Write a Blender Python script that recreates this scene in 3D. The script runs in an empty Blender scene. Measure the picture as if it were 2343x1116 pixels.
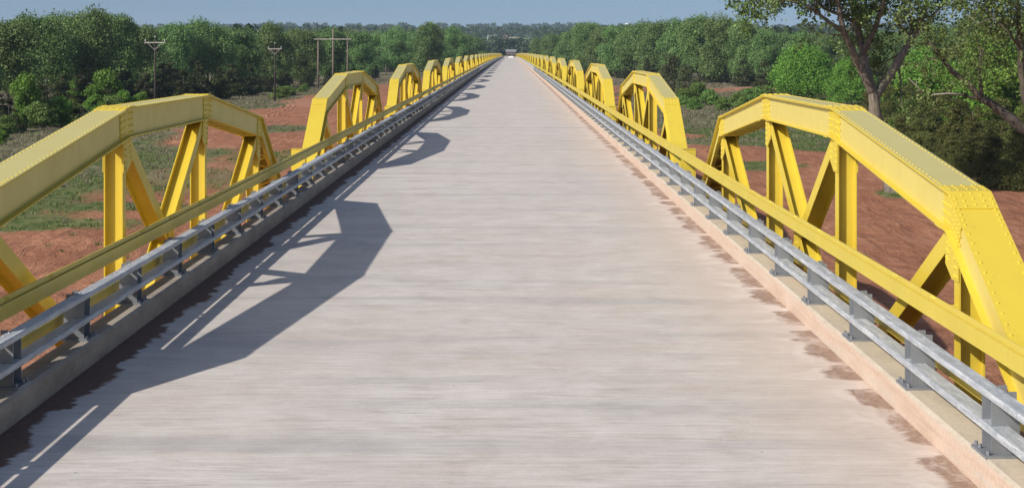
import bpy, bmesh, math, random
import numpy as np
from mathutils import Vector, Matrix

# ------------------------------------------------------------------ camera, world, sun
SC = bpy.context.scene
C = SC.collection
CAMZ = 3.11            # eye above the bridge deck (deck = z 0, road runs along +Y)
F = 4130.0             # focal length in pixels of the 2343 px wide photograph
GZ = -5.9              # river bed
cd = bpy.data.cameras.new("camera")
cam = bpy.data.objects.new("camera", cd); C.objects.link(cam)
cam.location = (0, 0, CAMZ); cam.rotation_euler = (math.radians(90), 0, 0)
cd.sensor_width = 36.0; cd.sensor_fit = 'HORIZONTAL'; cd.lens = 36.0*F/2343
cd.shift_x = 5.5/2343; cd.shift_y = -446.0/2343
cd.clip_start = 0.5; cd.clip_end = 20000
SC.camera = cam
SC.render.resolution_x = 1024; SC.render.resolution_y = 487

SUN_TO = Vector((-1.15, -0.93, 1.0)).normalized()
W = bpy.data.worlds.new("World"); SC.world = W; W.use_nodes = True
wn = W.node_tree.nodes; wl = W.node_tree.links
sky = wn.new("ShaderNodeTexSky"); sky.sky_type = 'NISHITA'; sky.sun_disc = False
sky.sun_elevation = math.asin(SUN_TO.z)
sky.sun_rotation = math.atan2(SUN_TO.x, SUN_TO.y)
sky.air_density = 1.0; sky.dust_density = 3.0; sky.ozone_density = 3.0; sky.altitude = 400
# look a little above the true horizon so that the low sky keeps its blue
_tc = wn.new("ShaderNodeTexCoord"); _ad = wn.new("ShaderNodeVectorMath"); _ad.operation = 'ADD'; _ad.inputs[1].default_value = (0, 0, .11)
_nm = wn.new("ShaderNodeVectorMath"); _nm.operation = 'NORMALIZE'
wl.new(_tc.outputs["Generated"], _ad.inputs[0]); wl.new(_ad.outputs[0], _nm.inputs[0]); wl.new(_nm.outputs[0], sky.inputs[0])
wl.new(sky.outputs[0], wn["Background"].inputs[0])
wn["Background"].inputs[1].default_value = 0.10
sl = bpy.data.lights.new("sun", 'SUN'); so = bpy.data.objects.new("sun", sl); C.objects.link(so)
sl.energy = 4.2; sl.angle = math.radians(0.53); sl.color = (1.0, 0.93, 0.83)
so.rotation_euler = (-SUN_TO).to_track_quat('-Z', 'Y').to_euler(); so.location = (-60, -50, 60)
SC.view_settings.view_transform = 'Standard'; SC.view_settings.look = 'None'
SC.view_settings.exposure = 0.11; SC.view_settings.gamma = 1.0
SC.render.engine = 'CYCLES'
SC.cycles.max_bounces = 6; SC.cycles.diffuse_bounces = 3; SC.cycles.glossy_bounces = 2
SC.cycles.transmission_bounces = 3; SC.cycles.volume_bounces = 0; SC.cycles.transparent_max_bounces = 4
SC.cycles.use_denoising = True

# ------------------------------------------------------------------ materials
def mat(name):
    m = bpy.data.materials.new(name); m.use_nodes = True
    return m, m.node_tree.nodes, m.node_tree.links, m.node_tree.nodes["Principled BSDF"]
def N(ns, t, **kw):
    n = ns.new(t)
    for k, v in kw.items(): setattr(n, k, v)
    return n
def coords(ns, ls, scale=(1, 1, 1), kind="Object"):
    tc = ns.new("ShaderNodeTexCoord"); mp = ns.new("ShaderNodeMapping")
    ls.new(tc.outputs[kind], mp.inputs[0]); mp.inputs["Scale"].default_value = scale
    return mp.outputs[0]
def noise(ns, ls, vec, scale=1, detail=4, rough=.6, dist=0):
    n = ns.new("ShaderNodeTexNoise"); ls.new(vec, n.inputs["Vector"])
    n.inputs["Scale"].default_value = scale; n.inputs["Detail"].default_value = detail
    n.inputs["Roughness"].default_value = rough; n.inputs["Distortion"].default_value = dist
    return n.outputs["Fac"]
def ramp(ns, ls, fac, stops):
    r = ns.new("ShaderNodeValToRGB"); ls.new(fac, r.inputs[0])
    e = r.color_ramp.elements
    while len(e) < len(stops): e.new(0.5)
    for i, (p, c) in enumerate(stops):
        e[i].position = p; e[i].color = (c[0], c[1], c[2], 1) if hasattr(c, '__len__') else (c, c, c, 1)
    return r.outputs[0]
def mix(ns, ls, fac, a, b, mode='MIX'):
    n = ns.new("ShaderNodeMix"); n.data_type = 'RGBA'; n.blend_type = mode
    for inp, v in ((n.inputs[0], fac), (n.inputs[6], a), (n.inputs[7], b)):
        if hasattr(v, 'links') or hasattr(v, 'is_linked'): ls.new(v, inp)
        elif hasattr(v, '__len__'): inp.default_value = (v[0], v[1], v[2], 1)
        else: inp.default_value = v
    return n.outputs[2]
def mth(ns, ls, op, a, b=0.0, clamp=False):
    n = ns.new("ShaderNodeMath"); n.operation = op; n.use_clamp = clamp
    for i, v in enumerate((a, b)):
        if hasattr(v, 'is_linked'): ls.new(v, n.inputs[i])
        else: n.inputs[i].default_value = v
    return n.outputs[0]
def bump(ns, ls, h, bsdf, strength=.3, dist=.01):
    b = ns.new("ShaderNodeBump"); ls.new(h, b.inputs["Height"])
    b.inputs["Strength"].default_value = strength; b.inputs["Distance"].default_value = dist
    ls.new(b.outputs[0], bsdf.inputs["Normal"])

def m_paint(name, base, dirt):
    m, ns, ls, p = mat(name)
    v = coords(ns, ls)
    a = noise(ns, ls, v, 1.3, 5, .65); b = noise(ns, ls, v, 9, 4, .7)
    c1 = mix(ns, ls, ramp(ns, ls, a, [(.35, 0), (.7, 1)]), base, [x*y for x, y in zip(base, (.93, .90, .9))])
    st = ramp(ns, ls, noise(ns, ls, coords(ns, ls, (5, 5, 1.2)), 1.5, 5, .75), [(.60, 0), (.72, 1)])
    c2 = mix(ns, ls, mth(ns, ls, 'MULTIPLY', st, .35), c1, dirt)
    ls.new(c2, p.inputs["Base Color"])
    ls.new(ramp(ns, ls, a, [(.3, .42), (.7, .56)]), p.inputs["Roughness"])
    p.inputs["Specular IOR Level"].default_value = .5
    bump(ns, ls, noise(ns, ls, v, 3.5, 3, .5), p, .06, .01)
    return m
M_YEL = m_paint("yellow_paint", (.69, .535, .055), (.46, .33, .07))
M_WEB = m_paint("yellow_paint_chalky", (.68, .565, .15), (.44, .36, .14))
M_COVER = m_paint("yellow_paint_bleached", (.60, .54, .20), (.52, .48, .22))
M_YEL2 = m_paint("yellow_paint_faded", (.67, .54, .085), (.40, .31, .09))

def m_galv():
    m, ns, ls, p = mat("galvanised_steel")
    v = coords(ns, ls, (1, 1, 1)); v2 = coords(ns, ls, (10, 1.2, 10))
    a = noise(ns, ls, v2, 2.2, 5, .7, .6); b = noise(ns, ls, v, 25, 3, .7)
    col = ramp(ns, ls, a, [(.34, (.30, .35, .41)), (.5, (.44, .48, .525)), (.64, (.66, .69, .72))])
    col = mix(ns, ls, .25, col, ramp(ns, ls, b, [(.3, .25), (.7, .7)]))
    ls.new(col, p.inputs["Base Color"]); p.inputs["Metallic"].default_value = .15
    ls.new(ramp(ns, ls, a, [(.3, .42), (.7, .62)]), p.inputs["Roughness"])
    bump(ns, ls, b, p, .05, .003)
    return m
M_GALV = m_galv()
def m_galvp():
    m, ns, ls, p = mat("dull_galvanised_plate")
    a = noise(ns, ls, coords(ns, ls, (3, 3, 3)), 1.2, 4, .6)
    ls.new(ramp(ns, ls, a, [(.3, (.20, .22, .245)), (.7, (.28, .295, .32))]), p.inputs["Base Color"]); p.inputs["Metallic"].default_value = .3
    p.inputs["Roughness"].default_value = .5
    return m
M_GALVP = m_galvp()

def m_deck():
    m, ns, ls, p = mat("deck_concrete")
    tc = N(ns, "ShaderNodeTexCoord"); sep = N(ns, "ShaderNodeSeparateXYZ"); ls.new(tc.outputs["Object"], sep.inputs[0])
    X, Y = sep.outputs[0], sep.outputs[1]
    v1 = coords(ns, ls, (.55, 4.6, 1)); v2 = coords(ns, ls, (1.5, 15, 1)); v3 = coords(ns, ls, (1, 1, 1)); v4 = coords(ns, ls, (.12, 1.1, 1))
    a = noise(ns, ls, v1, 1, 7, .72, .5); b = noise(ns, ls, v2, 1, 7, .85, .4); c = noise(ns, ls, v3, .35, 4, .6); d = noise(ns, ls, v4, 1, 3, .6)
    c0 = ramp(ns, ls, a, [(.30, (.52, .475, .435)), (.5, (.60, .555, .515)), (.68, (.66, .62, .575))])
    c1 = mix(ns, ls, .6, c0, ramp(ns, ls, b, [(.36, (.36, .325, .295)), (.5, (.61, .56, .515)), (.60, (.74, .69, .64))]))
    c1 = mix(ns, ls, mth(ns, ls, 'MULTIPLY', ramp(ns, ls, c, [(.4, 0), (.65, 1)]), .5), c1, (.57, .50, .44))
    c1 = mix(ns, ls, mth(ns, ls, 'MULTIPLY', ramp(ns, ls, d, [(.50, 0), (.66, 1)]), .5), c1, (.41, .395, .385))
    mo = noise(ns, ls, coords(ns, ls, (1.6, 1.3, 1)), 1, 6, .75, .3); e_ = noise(ns, ls, coords(ns, ls, (.9, .05, 1)), 1, 2, .5)
    c1 = mix(ns, ls, .55, c1, ramp(ns, ls, mo, [(.3, .36), (.5, .5), (.7, .62)]), 'OVERLAY')
    c1 = mix(ns, ls, mth(ns, ls, 'MULTIPLY', ramp(ns, ls, e_, [(.5, 0), (.68, 1)]), .16), c1, (.42, .41, .40))
    fine = noise(ns, ls, coords(ns, ls, (30, 45, 1)), 1, 3, .8)
    c1 = mix(ns, ls, .35, c1, ramp(ns, ls, fine, [(.3, .38), (.7, .60)]), 'OVERLAY')
    # peachy dust towards the kerbs (right side broad)
    R, L = 3.33, -4.11
    dr = mth(ns, ls, 'SUBTRACT', R, X); dl = mth(ns, ls, 'SUBTRACT', X, L)
    dust = mth(ns, ls, 'SUBTRACT', 1.0, mth(ns, ls, 'DIVIDE', mth(ns, ls, 'ADD', dr, mth(ns, ls, 'MULTIPLY', c, .8)), 1.9), True)
    c1 = mix(ns, ls, mth(ns, ls, 'MULTIPLY', dust, .75), c1, (.68, .52, .41))
    # pale efflorescence fringe and brown silt against each kerb, ragged along the broom marks
    rag = noise(ns, ls, coords(ns, ls, (2.0, 1.7, 1)), 1, 5, .62, .8)
    rag2 = noise(ns, ls, coords(ns, ls, (4, 15, 1)), 1, 4, .7)
    rag = mth(ns, ls, 'ADD', rag, mth(ns, ls, 'MULTIPLY', mth(ns, ls, 'SUBTRACT', rag2, .5), .22))
    lob = noise(ns, ls, coords(ns, ls, (.01, .55, 1)), 1, 4, .65)
    lob2 = noise(ns, ls, coords(ns, ls, (.01, .9, 1)), 1.3, 2, .5)
    widr = mth(ns, ls, 'ADD', mth(ns, ls, 'ADD', mth(ns, ls, 'MULTIPLY', mth(ns, ls, 'SUBTRACT', lob, .5), .6), .25), mth(ns, ls, 'MULTIPLY', mth(ns, ls, 'SUBTRACT', rag, .5), .55))
    gate = ramp(ns, ls, lob2, [(.40, .1), (.45, 1)])
    widr = mth(ns, ls, 'MULTIPLY', widr, gate)
    sr = mth(ns, ls, 'MULTIPLY', mth(ns, ls, 'SUBTRACT', widr, dr), 16, True)
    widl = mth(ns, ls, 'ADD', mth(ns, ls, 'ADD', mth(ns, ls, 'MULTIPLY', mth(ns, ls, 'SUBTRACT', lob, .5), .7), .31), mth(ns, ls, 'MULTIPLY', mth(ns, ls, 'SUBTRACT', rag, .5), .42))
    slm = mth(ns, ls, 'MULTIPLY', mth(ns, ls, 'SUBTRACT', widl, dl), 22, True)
    fr = mth(ns, ls, 'MULTIPLY', mth(ns, ls, 'SUBTRACT', mth(ns, ls, 'ADD', widr, .42), dr), 3, True)
    c1 = mix(ns, ls, mth(ns, ls, 'MULTIPLY', fr, mth(ns, ls, 'MULTIPLY', ramp(ns, ls, rag, [(.45, 0), (.6, 1)]), .5)), c1, (.80, .71, .64))
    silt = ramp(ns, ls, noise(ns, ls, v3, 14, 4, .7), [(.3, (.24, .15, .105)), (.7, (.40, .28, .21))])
    silt2 = ramp(ns, ls, noise(ns, ls, v3, 14, 4, .7), [(.3, (.11, .055, .035)), (.7, (.19, .10, .06))])  # left kerb's silt: same brown soil, darkened to paint in the shade there
    pat = ramp(ns, ls, noise(ns, ls, coords(ns, ls, (3, 1.6, 1)), 1, 5, .7), [(.38, .35), (.52, .95)])
    c1 = mix(ns, ls, mth(ns, ls, 'MULTIPLY', sr, pat), c1, silt)
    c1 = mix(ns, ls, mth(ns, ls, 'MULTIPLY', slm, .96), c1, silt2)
    # specks and small dark spalls
    vo = N(ns, "ShaderNodeTexVoronoi"); ls.new(coords(ns, ls, (1.0, 1.0, 1)), vo.inputs["Vector"]); vo.inputs["Scale"].default_value = 1.7
    spk = mth(ns, ls, 'LESS_THAN', vo.outputs["Distance"], .022)
    c1 = mix(ns, ls, mth(ns, ls, 'MULTIPLY', spk, .7), c1, (.10, .09, .08))
    # joints every second span
    jm = mth(ns, ls, 'PINGPONG', mth(ns, ls, 'SUBTRACT', Y, 71.4), 30.48)
    jl = mth(ns, ls, 'LESS_THAN', jm, .055)
    c1 = mix(ns, ls, mth(ns, ls, 'MULTIPLY', jl, .85), c1, (.06, .06, .06))
    ls.new(c1, p.inputs["Base Color"]); p.inputs["Roughness"].default_value = .82
    p.inputs["Specular IOR Level"].default_value = .35
    bump(ns, ls, b, p, .35, .004)
    return m
M_DECK = m_deck()

def m_kerb():
    m, ns, ls, p = mat("kerb_concrete")
    geo = N(ns, "ShaderNodeNewGeometry"); sp = N(ns, "ShaderNodeSeparateXYZ"); ls.new(geo.outputs["Normal"], sp.inputs[0])
    v = coords(ns, ls, (1, 1, 1)); v2 = coords(ns, ls, (3, .9, 3))
    a = noise(ns, ls, v2, 1.2, 5, .7); b = noise(ns, ls, v, 22, 3, .7); g = noise(ns, ls, coords(ns, ls, (1, .25, 6)), 2, 4, .7)
    top = ramp(ns, ls, a, [(.3, (.46, .385, .285)), (.55, (.58, .49, .37)), (.75, (.60, .44, .32))])
    side = ramp(ns, ls, g, [(.3, (.50, .35, .25)), (.5, (.61, .445, .33)), (.7, (.56, .48, .40))])
    c = mix(ns, ls, mth(ns, ls, 'GREATER_THAN', sp.outputs[2], .7), side, top)
    c = mix(ns, ls, .15, c, ramp(ns, ls, b, [(.3, .2), (.7, .8)]))
    ls.new(c, p.inputs["Base Color"]); p.inputs["Roughness"].default_value = .88
    bump(ns, ls, b, p, .25, .004)
    return m
M_KERB = m_kerb()
def m_kerb_left():  # stained like the right kerb, with its shade painted in as darker grey-brown
    m, ns, ls, p = mat("kerb_concrete_shaded")
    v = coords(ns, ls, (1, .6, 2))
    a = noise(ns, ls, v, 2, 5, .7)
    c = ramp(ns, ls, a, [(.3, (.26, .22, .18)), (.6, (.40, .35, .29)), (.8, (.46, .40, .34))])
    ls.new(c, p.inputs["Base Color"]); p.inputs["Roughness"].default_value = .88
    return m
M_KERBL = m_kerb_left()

def m_ground():
    m, ns, ls, p = mat("red_soil_and_grass")
    v = coords(ns, ls); at = N(ns, "ShaderNodeAttribute", attribute_name="grass"); ad = N(ns, "ShaderNodeAttribute", attribute_name="dry")
    af = N(ns, "ShaderNodeAttribute", attribute_name="far"); ap = N(ns, "ShaderNodeAttribute", attribute_name="pale")
    n1 = noise(ns, ls, v, .12, 6, .65); n2 = noise(ns, ls, v, 1.1, 5, .7); n3 = noise(ns, ls, coords(ns, ls, (1, .22, 1)), .7, 6, .7, .8)
    soil = ramp(ns, ls, n1, [(.36, (.25, .105, .057)), (.5, (.375, .168, .092)), (.64, (.48, .235, .135))])
    soil = mix(ns, ls, .5, soil, ramp(ns, ls, n3, [(.38, (.21, .086, .048)), (.52, (.39, .172, .094)), (.66, (.54, .28, .175))]))
    soil = mix(ns, ls, .3, soil, ramp(ns, ls, n2, [(.3, (.16, .07, .042)), (.7, (.48, .25, .16))]))
    soil = mix(ns, ls, ap.outputs["Fac"], soil, (.42, .215, .14))
    # wheel ruts
    wv = N(ns, "ShaderNodeTexWave", wave_type='BANDS', bands_direction='X'); ls.new(coords(ns, ls, (1, .25, 1)), wv.inputs[0])
    wv.inputs["Scale"].default_value = .22; wv.inputs["Distortion"].default_value = 5; wv.inputs["Detail"].default_value = 2; wv.inputs["Detail Scale"].default_value = .6
    rut = ramp(ns, ls, wv.outputs["Fac"], [(.0, 1), (.05, 0)])
    soil = mix(ns, ls, mth(ns, ls, 'MULTIPLY', rut, .28), soil, (.11, .045, .03))
    gr = ramp(ns, ls, n2, [(.3, (.055, .085, .024)), (.5, (.115, .145, .048)), (.7, (.22, .20, .10))])
    dr = ramp(ns, ls, n2, [(.3, (.12, .10, .065)), (.5, (.20, .17, .11)), (.7, (.30, .26, .18))])
    g = mix(ns, ls, ad.outputs["Fac"], gr, dr)
    gm = mth(ns, ls, 'ADD', at.outputs["Fac"], mth(ns, ls, 'MULTIPLY', mth(ns, ls, 'SUBTRACT', n2, .5), 1.3))
    gm = ramp(ns, ls, gm, [(.18, 0), (.66, 1)])
    c = mix(ns, ls, gm, soil, g)
    field = ramp(ns, ls, noise(ns, ls, v, .004, 3, .5), [(.4, (.14, .20, .07)), (.6, (.20, .25, .12))])
    c = mix(ns, ls, af.outputs["Fac"], c, field)
    ls.new(c, p.inputs["Base Color"]); p.inputs["Roughness"].default_value = .95; p.inputs["Specular IOR Level"].default_value = .1
    bump(ns, ls, mth(ns, ls, 'ADD', n3, n2), p, 1.0, .22)
    return m
M_GROUND = m_ground()

def m_leaf(name, dark, mid, light, trans=.3, tint=None):
    m, ns, ls, p = mat(name)
    at = N(ns, "ShaderNodeAttribute", attribute_name="v"); oi = N(ns, "ShaderNodeObjectInfo")
    n1 = noise(ns, ls, coords(ns, ls), .35, 3, .6)
    f = mth(ns, ls, 'ADD', mth(ns, ls, 'MULTIPLY', at.outputs["Fac"], .6), mth(ns, ls, 'MULTIPLY', n1, .45))
    c = ramp(ns, ls, f, [(.2, dark), (.52, mid), (.9, light)])
    hs = N(ns, "ShaderNodeHueSaturation"); ls.new(c, hs.inputs["Color"])
    ls.new(mth(ns, ls, 'ADD', mth(ns, ls, 'MULTIPLY', oi.outputs["Random"], .035), .486), hs.inputs["Hue"])
    ls.new(mth(ns, ls, 'ADD', mth(ns, ls, 'MULTIPLY', oi.outputs["Random"], .42), .82), hs.inputs["Value"])
    ls.new(hs.outputs[0], p.inputs["Base Color"]); p.inputs["Roughness"].default_value = .55; p.inputs["Specular IOR Level"].default_value = .3
    tr = N(ns, "ShaderNodeBsdfTranslucent"); ls.new(hs.outputs[0], tr.inputs[0])
    ms = N(ns, "ShaderNodeMixShader"); ms.inputs[0].default_value = trans
    ls.new(p.outputs[0], ms.inputs[1]); ls.new(tr.outputs[0], ms.inputs[2])
    ls.new(ms.outputs[0], ns["Material Output"].inputs[0])
    return m
M_LEAF = m_leaf("cottonwood_leaves", (.052, .100, .026), (.150, .245, .072), (.27, .385, .145))
M_LEAFN = m_leaf("near_cottonwood_leaves", (.05, .082, .018), (.14, .20, .05), (.26, .33, .12))
M_NCEDAR = m_leaf("near_cedar_foliage", (.028, .038, .010), (.100, .108, .026), (.20, .20, .055), .2)
M_CEDAR = m_leaf("cedar_foliage", (.014, .020, .006), (.042, .050, .013), (.095, .098, .028), .15)
M_BRIGHT = m_leaf("bright_leaves", (.06, .12, .016), (.14, .255, .032), (.25, .39, .07))
M_SHRUB = m_leaf("shrub_leaves", (.06, .115, .024), (.155, .245, .055), (.27, .36, .10))
M_WILLOW = m_leaf("willow_leaves", (.05, .065, .025), (.10, .12, .05), (.16, .17, .085))
M_FAR = m_leaf("far_wood_leaves", (.022, .045, .018), (.058, .098, .038), (.10, .15, .065), .2)
M_GRASS = m_leaf("green_grass_blades", (.06, .105, .022), (.13, .20, .05), (.24, .30, .11), .3)
M_DRY = m_leaf("dry_grass_blades", (.13, .11, .07), (.24, .21, .14), (.38, .34, .24), .3)
def m_bark(name, a, b, s=1.0):
    m, ns, ls, p = mat(name)
    n = noise(ns, ls, coords(ns, ls, (4*s, 4*s, .8*s)), 2, 6, .75, .5); n2 = noise(ns, ls, coords(ns, ls), .6, 3, .6)
    c = mix(ns, ls, ramp(ns, ls, n, [(.35, 0), (.65, 1)]), a, b)
    c = mix(ns, ls, mth(ns, ls, 'MULTIPLY', ramp(ns, ls, n2, [(.45, 0), (.6, 1)]), .4), c, (.20, .17, .09))
    ls.new(c, p.inputs["Base Color"]); p.inputs["Roughness"].default_value = .95
    bump(ns, ls, n, p, .9, .05)
    return m
M_BARK = m_bark("grey_bark", (.065, .055, .046), (.27, .235, .20))
M_BARKD = m_bark("dark_bark", (.03, .025, .02), (.11, .09, .075))
M_DEAD = m_bark("dead_branch_wood", (.25, .22, .19), (.45, .41, .37))
def m_plain(name, col, rough=.8, var=.25, metal=0):
    m, ns, ls, p = mat(name)
    n = noise(ns, ls, coords(ns, ls, (3, 3, .6)), 1.5, 5, .7)
    c = mix(ns, ls, ramp(ns, ls, n, [(.3, 0), (.7, 1)]), [x*(1-var) for x in col], [min(1, x*(1+var)) for x in col])
    ls.new(c, p.inputs["Base Color"]); p.inputs["Roughness"].default_value = rough; p.inputs["Metallic"].default_value = metal
    return m
M_POLED = m_plain("dark_pole_wood", (.035, .027, .022)); M_POLE = m_plain("weathered_pole_wood", (.19, .15, .125))
M_ARM = m_plain("pale_crossarm", (.38, .35, .31)); M_INS = m_plain("insulator_glaze", (.62, .62, .60), .3, .05)
M_WHITE = m_plain("white_paint", (.78, .77, .74), .6, .06); M_BROWN = m_plain("brown_siding", (.17, .12, .10)); M_TAN = m_plain("tan_stone", (.42, .36, .28))
M_ROOF = m_plain("grey_metal_roof", (.26, .26, .265), .5, .12); M_DARK = m_plain("dark_opening", (.02, .02, .022), .4, .1)
M_PIER = m_plain("pier_concrete", (.36, .31, .26)); M_ROCK = m_plain("red_rubble", (.34, .17, .115))

# ------------------------------------------------------------------ mesh helpers
class MB:
    def __init__(s): s.v = []; s.f = []; s.mi = []; s.cur = 0; s.extra = []
    def add(s, vs, fs):
        o = len(s.v); s.v.extend(vs); s.f.extend([tuple(i+o for i in f) for f in fs])
        if s.extra: s.mi += [s.cur]*len(fs)
    def prism(s, poly, axis, a, b):
        """poly in the plane across `axis`: axis 0 -> (y,z), axis 1 -> (x,z), axis 2 -> (x,y)"""
        n = len(poly)
        def P(q, t):
            return {0: (t, q[0], q[1]), 1: (q[0], t, q[1]), 2: (q[0], q[1], t)}[axis]
        vs = [P(q, a) for q in poly]+[P(q, b) for q in poly]
        fs = [tuple(range(n))[::-1], tuple(range(n, 2*n))]+[(i, (i+1) % n, n+(i+1) % n, n+i) for i in range(n)]
        s.add(vs, fs)
    def box(s, x0, x1, y0, y1, z0, z1): s.prism([(x0, z0), (x1, z0), (x1, z1), (x0, z1)], 1, y0, y1)
    def dome(s, c, n, r=.0155, h=.011, k=6):
        c = Vector(c); n = Vector(n).normalized(); t = n.orthogonal().normalized(); b = n.cross(t)
        vs = []; c_ = s.cur; s.cur = 0
        for rr, hh in ((1, 0), (.72, .7)):
            for i in range(k):
                a = 2*math.pi*i/k; vs.append(tuple(c+(t*math.cos(a)+b*math.sin(a))*r*rr+n*h*hh))
        vs.append(tuple(c+n*h))
        fs = [(i, (i+1) % k, k+(i+1) % k, k+i) for i in range(k)]+[(k+i, k+(i+1) % k, 2*k) for i in range(k)]
        s.add(vs, fs); s.cur = c_
    def tube(s, pts, rad, k=8, cap=True):
        pts = [Vector(p) for p in pts]; o = len(s.v); prev = None
        for i, p in enumerate(pts):
            d = (pts[min(i+1, len(pts)-1)]-pts[max(i-1, 0)]).normalized()
            if prev is None: t = d.orthogonal().normalized()
            else: t = (prev-d*prev.dot(d)).normalized()
            prev = t; b = d.cross(t)
            for j in range(k):
                a = 2*math.pi*j/k; s.v.append(tuple(p+(t*math.cos(a)+b*math.sin(a))*rad[i]))
        for i in range(len(pts)-1):
            for j in range(k):
                s.f.append((o+i*k+j, o+i*k+(j+1) % k, o+(i+1)*k+(j+1) % k, o+(i+1)*k+j))
        if cap:
            s.f.append(tuple(o+j for j in range(k))[::-1]); s.f.append(tuple(o+(len(pts)-1)*k+j for j in range(k)))
    def flip(s): s.v = [(-x, y, z) for x, y, z in s.v]; s.f = [f[::-1] for f in s.f]
    def mesh(s, name, m, smooth=False):
        me = bpy.data.meshes.new(name); me.from_pydata(s.v, [], s.f); me.materials.append(m)
        if s.extra:
            for e in s.extra: me.materials.append(e)
            me.polygons.foreach_set("material_index", s.mi)
        bm = bmesh.new(); bm.from_mesh(me); bmesh.ops.recalc_face_normals(bm, faces=bm.faces); bm.to_mesh(me); bm.free()
        if smooth: me.polygons.foreach_set("use_smooth", [True]*len(me.polygons))
        me.update(); return me
def link(name, me, parent=None, loc=(0, 0, 0)):
    o = bpy.data.objects.new(name, me); C.objects.link(o); o.location = loc
    if parent: o.parent = parent
    return o
def tag(o, label=None, cat=None, group=None, kind=None):
    if label: o["label"] = label
    if cat: o["category"] = cat
    if group: o["group"] = group
    if kind: o["kind"] = kind
    return o
def empty(name, loc, label, cat, group=None):
    o = link(name, None, None, loc); o.empty_display_size = .5
    return tag(o, label, cat, group)
def quad_mesh(name, V, m, v=None, nper=4):
    """V: (n, nper, 3) array of separate faces; v: per-face random value"""
    n = len(V); me = bpy.data.meshes.new(name)
    me.vertices.add(n*nper); me.vertices.foreach_set("co", np.ascontiguousarray(V, np.float32).ravel())
    me.loops.add(n*nper); me.loops.foreach_set("vertex_index", np.arange(n*nper, dtype=np.int32))
    me.polygons.add(n); me.polygons.foreach_set("loop_start", np.arange(0, n*nper, nper, dtype=np.int32))
    me.polygons.foreach_set("loop_total", np.full(n, nper, np.int32))
    if v is not None:
        a = me.attributes.new("v", 'FLOAT', 'POINT'); a.data.foreach_set("value", np.repeat(v, nper).astype(np.float32))
    me.materials.append(m); me.update(); me.validate(); return me
ORD = ["first","second","third","fourth","fifth","sixth","seventh","eighth","ninth","tenth","eleventh","twelfth","thirteenth","fourteenth","fifteenth","sixteenth","seventeenth","eighteenth","nineteenth"]
def ordinal(i):
    if i < 19: return ORD[i]
    n = i+1; t, u = divmod(n, 10); T = {2: "twent", 3: "thirt", 4: "fort", 5: "fift", 6: "sixt", 7: "sevent", 8: "eight", 9: "ninet"}[t] if t < 10 else None
    if T is None: return "%dth" % n
    return T+"ieth" if u == 0 else T+"y-"+ORD[u-1]
def px(x, Y): return (x-1166)*Y/F            # photograph column at distance Y -> world x
def zof(y, Y): return CAMZ+(112-y)*Y/F       # photograph row at distance Y -> world z
def deckz(Y): return -2.0e-6*max(Y, 0)**2

# value noise for terrain and masks
_rs = np.random.RandomState(5); _T = _rs.rand(256, 256)
def vn(x, y):
    x = np.asarray(x, float); y = np.asarray(y, float)
    xi = np.floor(x).astype(int); yi = np.floor(y).astype(int); fx = x-xi; fy = y-yi
    fx = fx*fx*(3-2*fx); fy = fy*fy*(3-2*fy)
    g = lambda i, j: _T[i & 255, j & 255]
    return (g(xi, yi)*(1-fx)+g(xi+1, yi)*fx)*(1-fy)+(g(xi, yi+1)*(1-fx)+g(xi+1, yi+1)*fx)*fy
def fbm(x, y, o=4):
    s = 0; a = .5
    for i in range(o): s = s+a*vn(x*2**i+17*i, y*2**i+31*i); a *= .5
    return s/(1-.5**o)
def sst(a, b, x): t = np.clip((x-a)/(b-a), 0, 1); return t*t*(3-2*t)

# ------------------------------------------------------------------ terrain
def height(x, y):
    x = np.asarray(x, float); y = np.asarray(y, float)
    z = GZ+(fbm(x*.05, y*.05)-.5)*.7*sst(8, 20, np.abs(x))+(fbm(x*.5, y*.5)-.5)*.32
    z = z+.5*np.exp(-(((x-23)/5)**2+((y-110)/7)**2))                       # mound round the big tree
    z = z+(sst(250, 330, y)*np.exp(-((x+33)/9)**2))*.5                      # red cut bank
    z = z+sst(60, 110, np.abs(x))*1.2
    z = z+sst(1085, 1150, y)*(-2.75-GZ)
    z = z+sst(1350, 2350, y)*(19.5)*(.85+.3*fbm(x*.0016, y*.001))+sst(2350, 4200, y)*22*(.8+.5*fbm(x*.0012+9, y*.0005))
    z = z+sst(-40, -200, y)*3
    return z
def ell(x, y, cx, cy, rx, ry, s=1.0):
    d = ((x-cx)/rx)**2+((y-cy)/ry)**2
    return s*np.clip(1.35-d, 0, 1)
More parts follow.
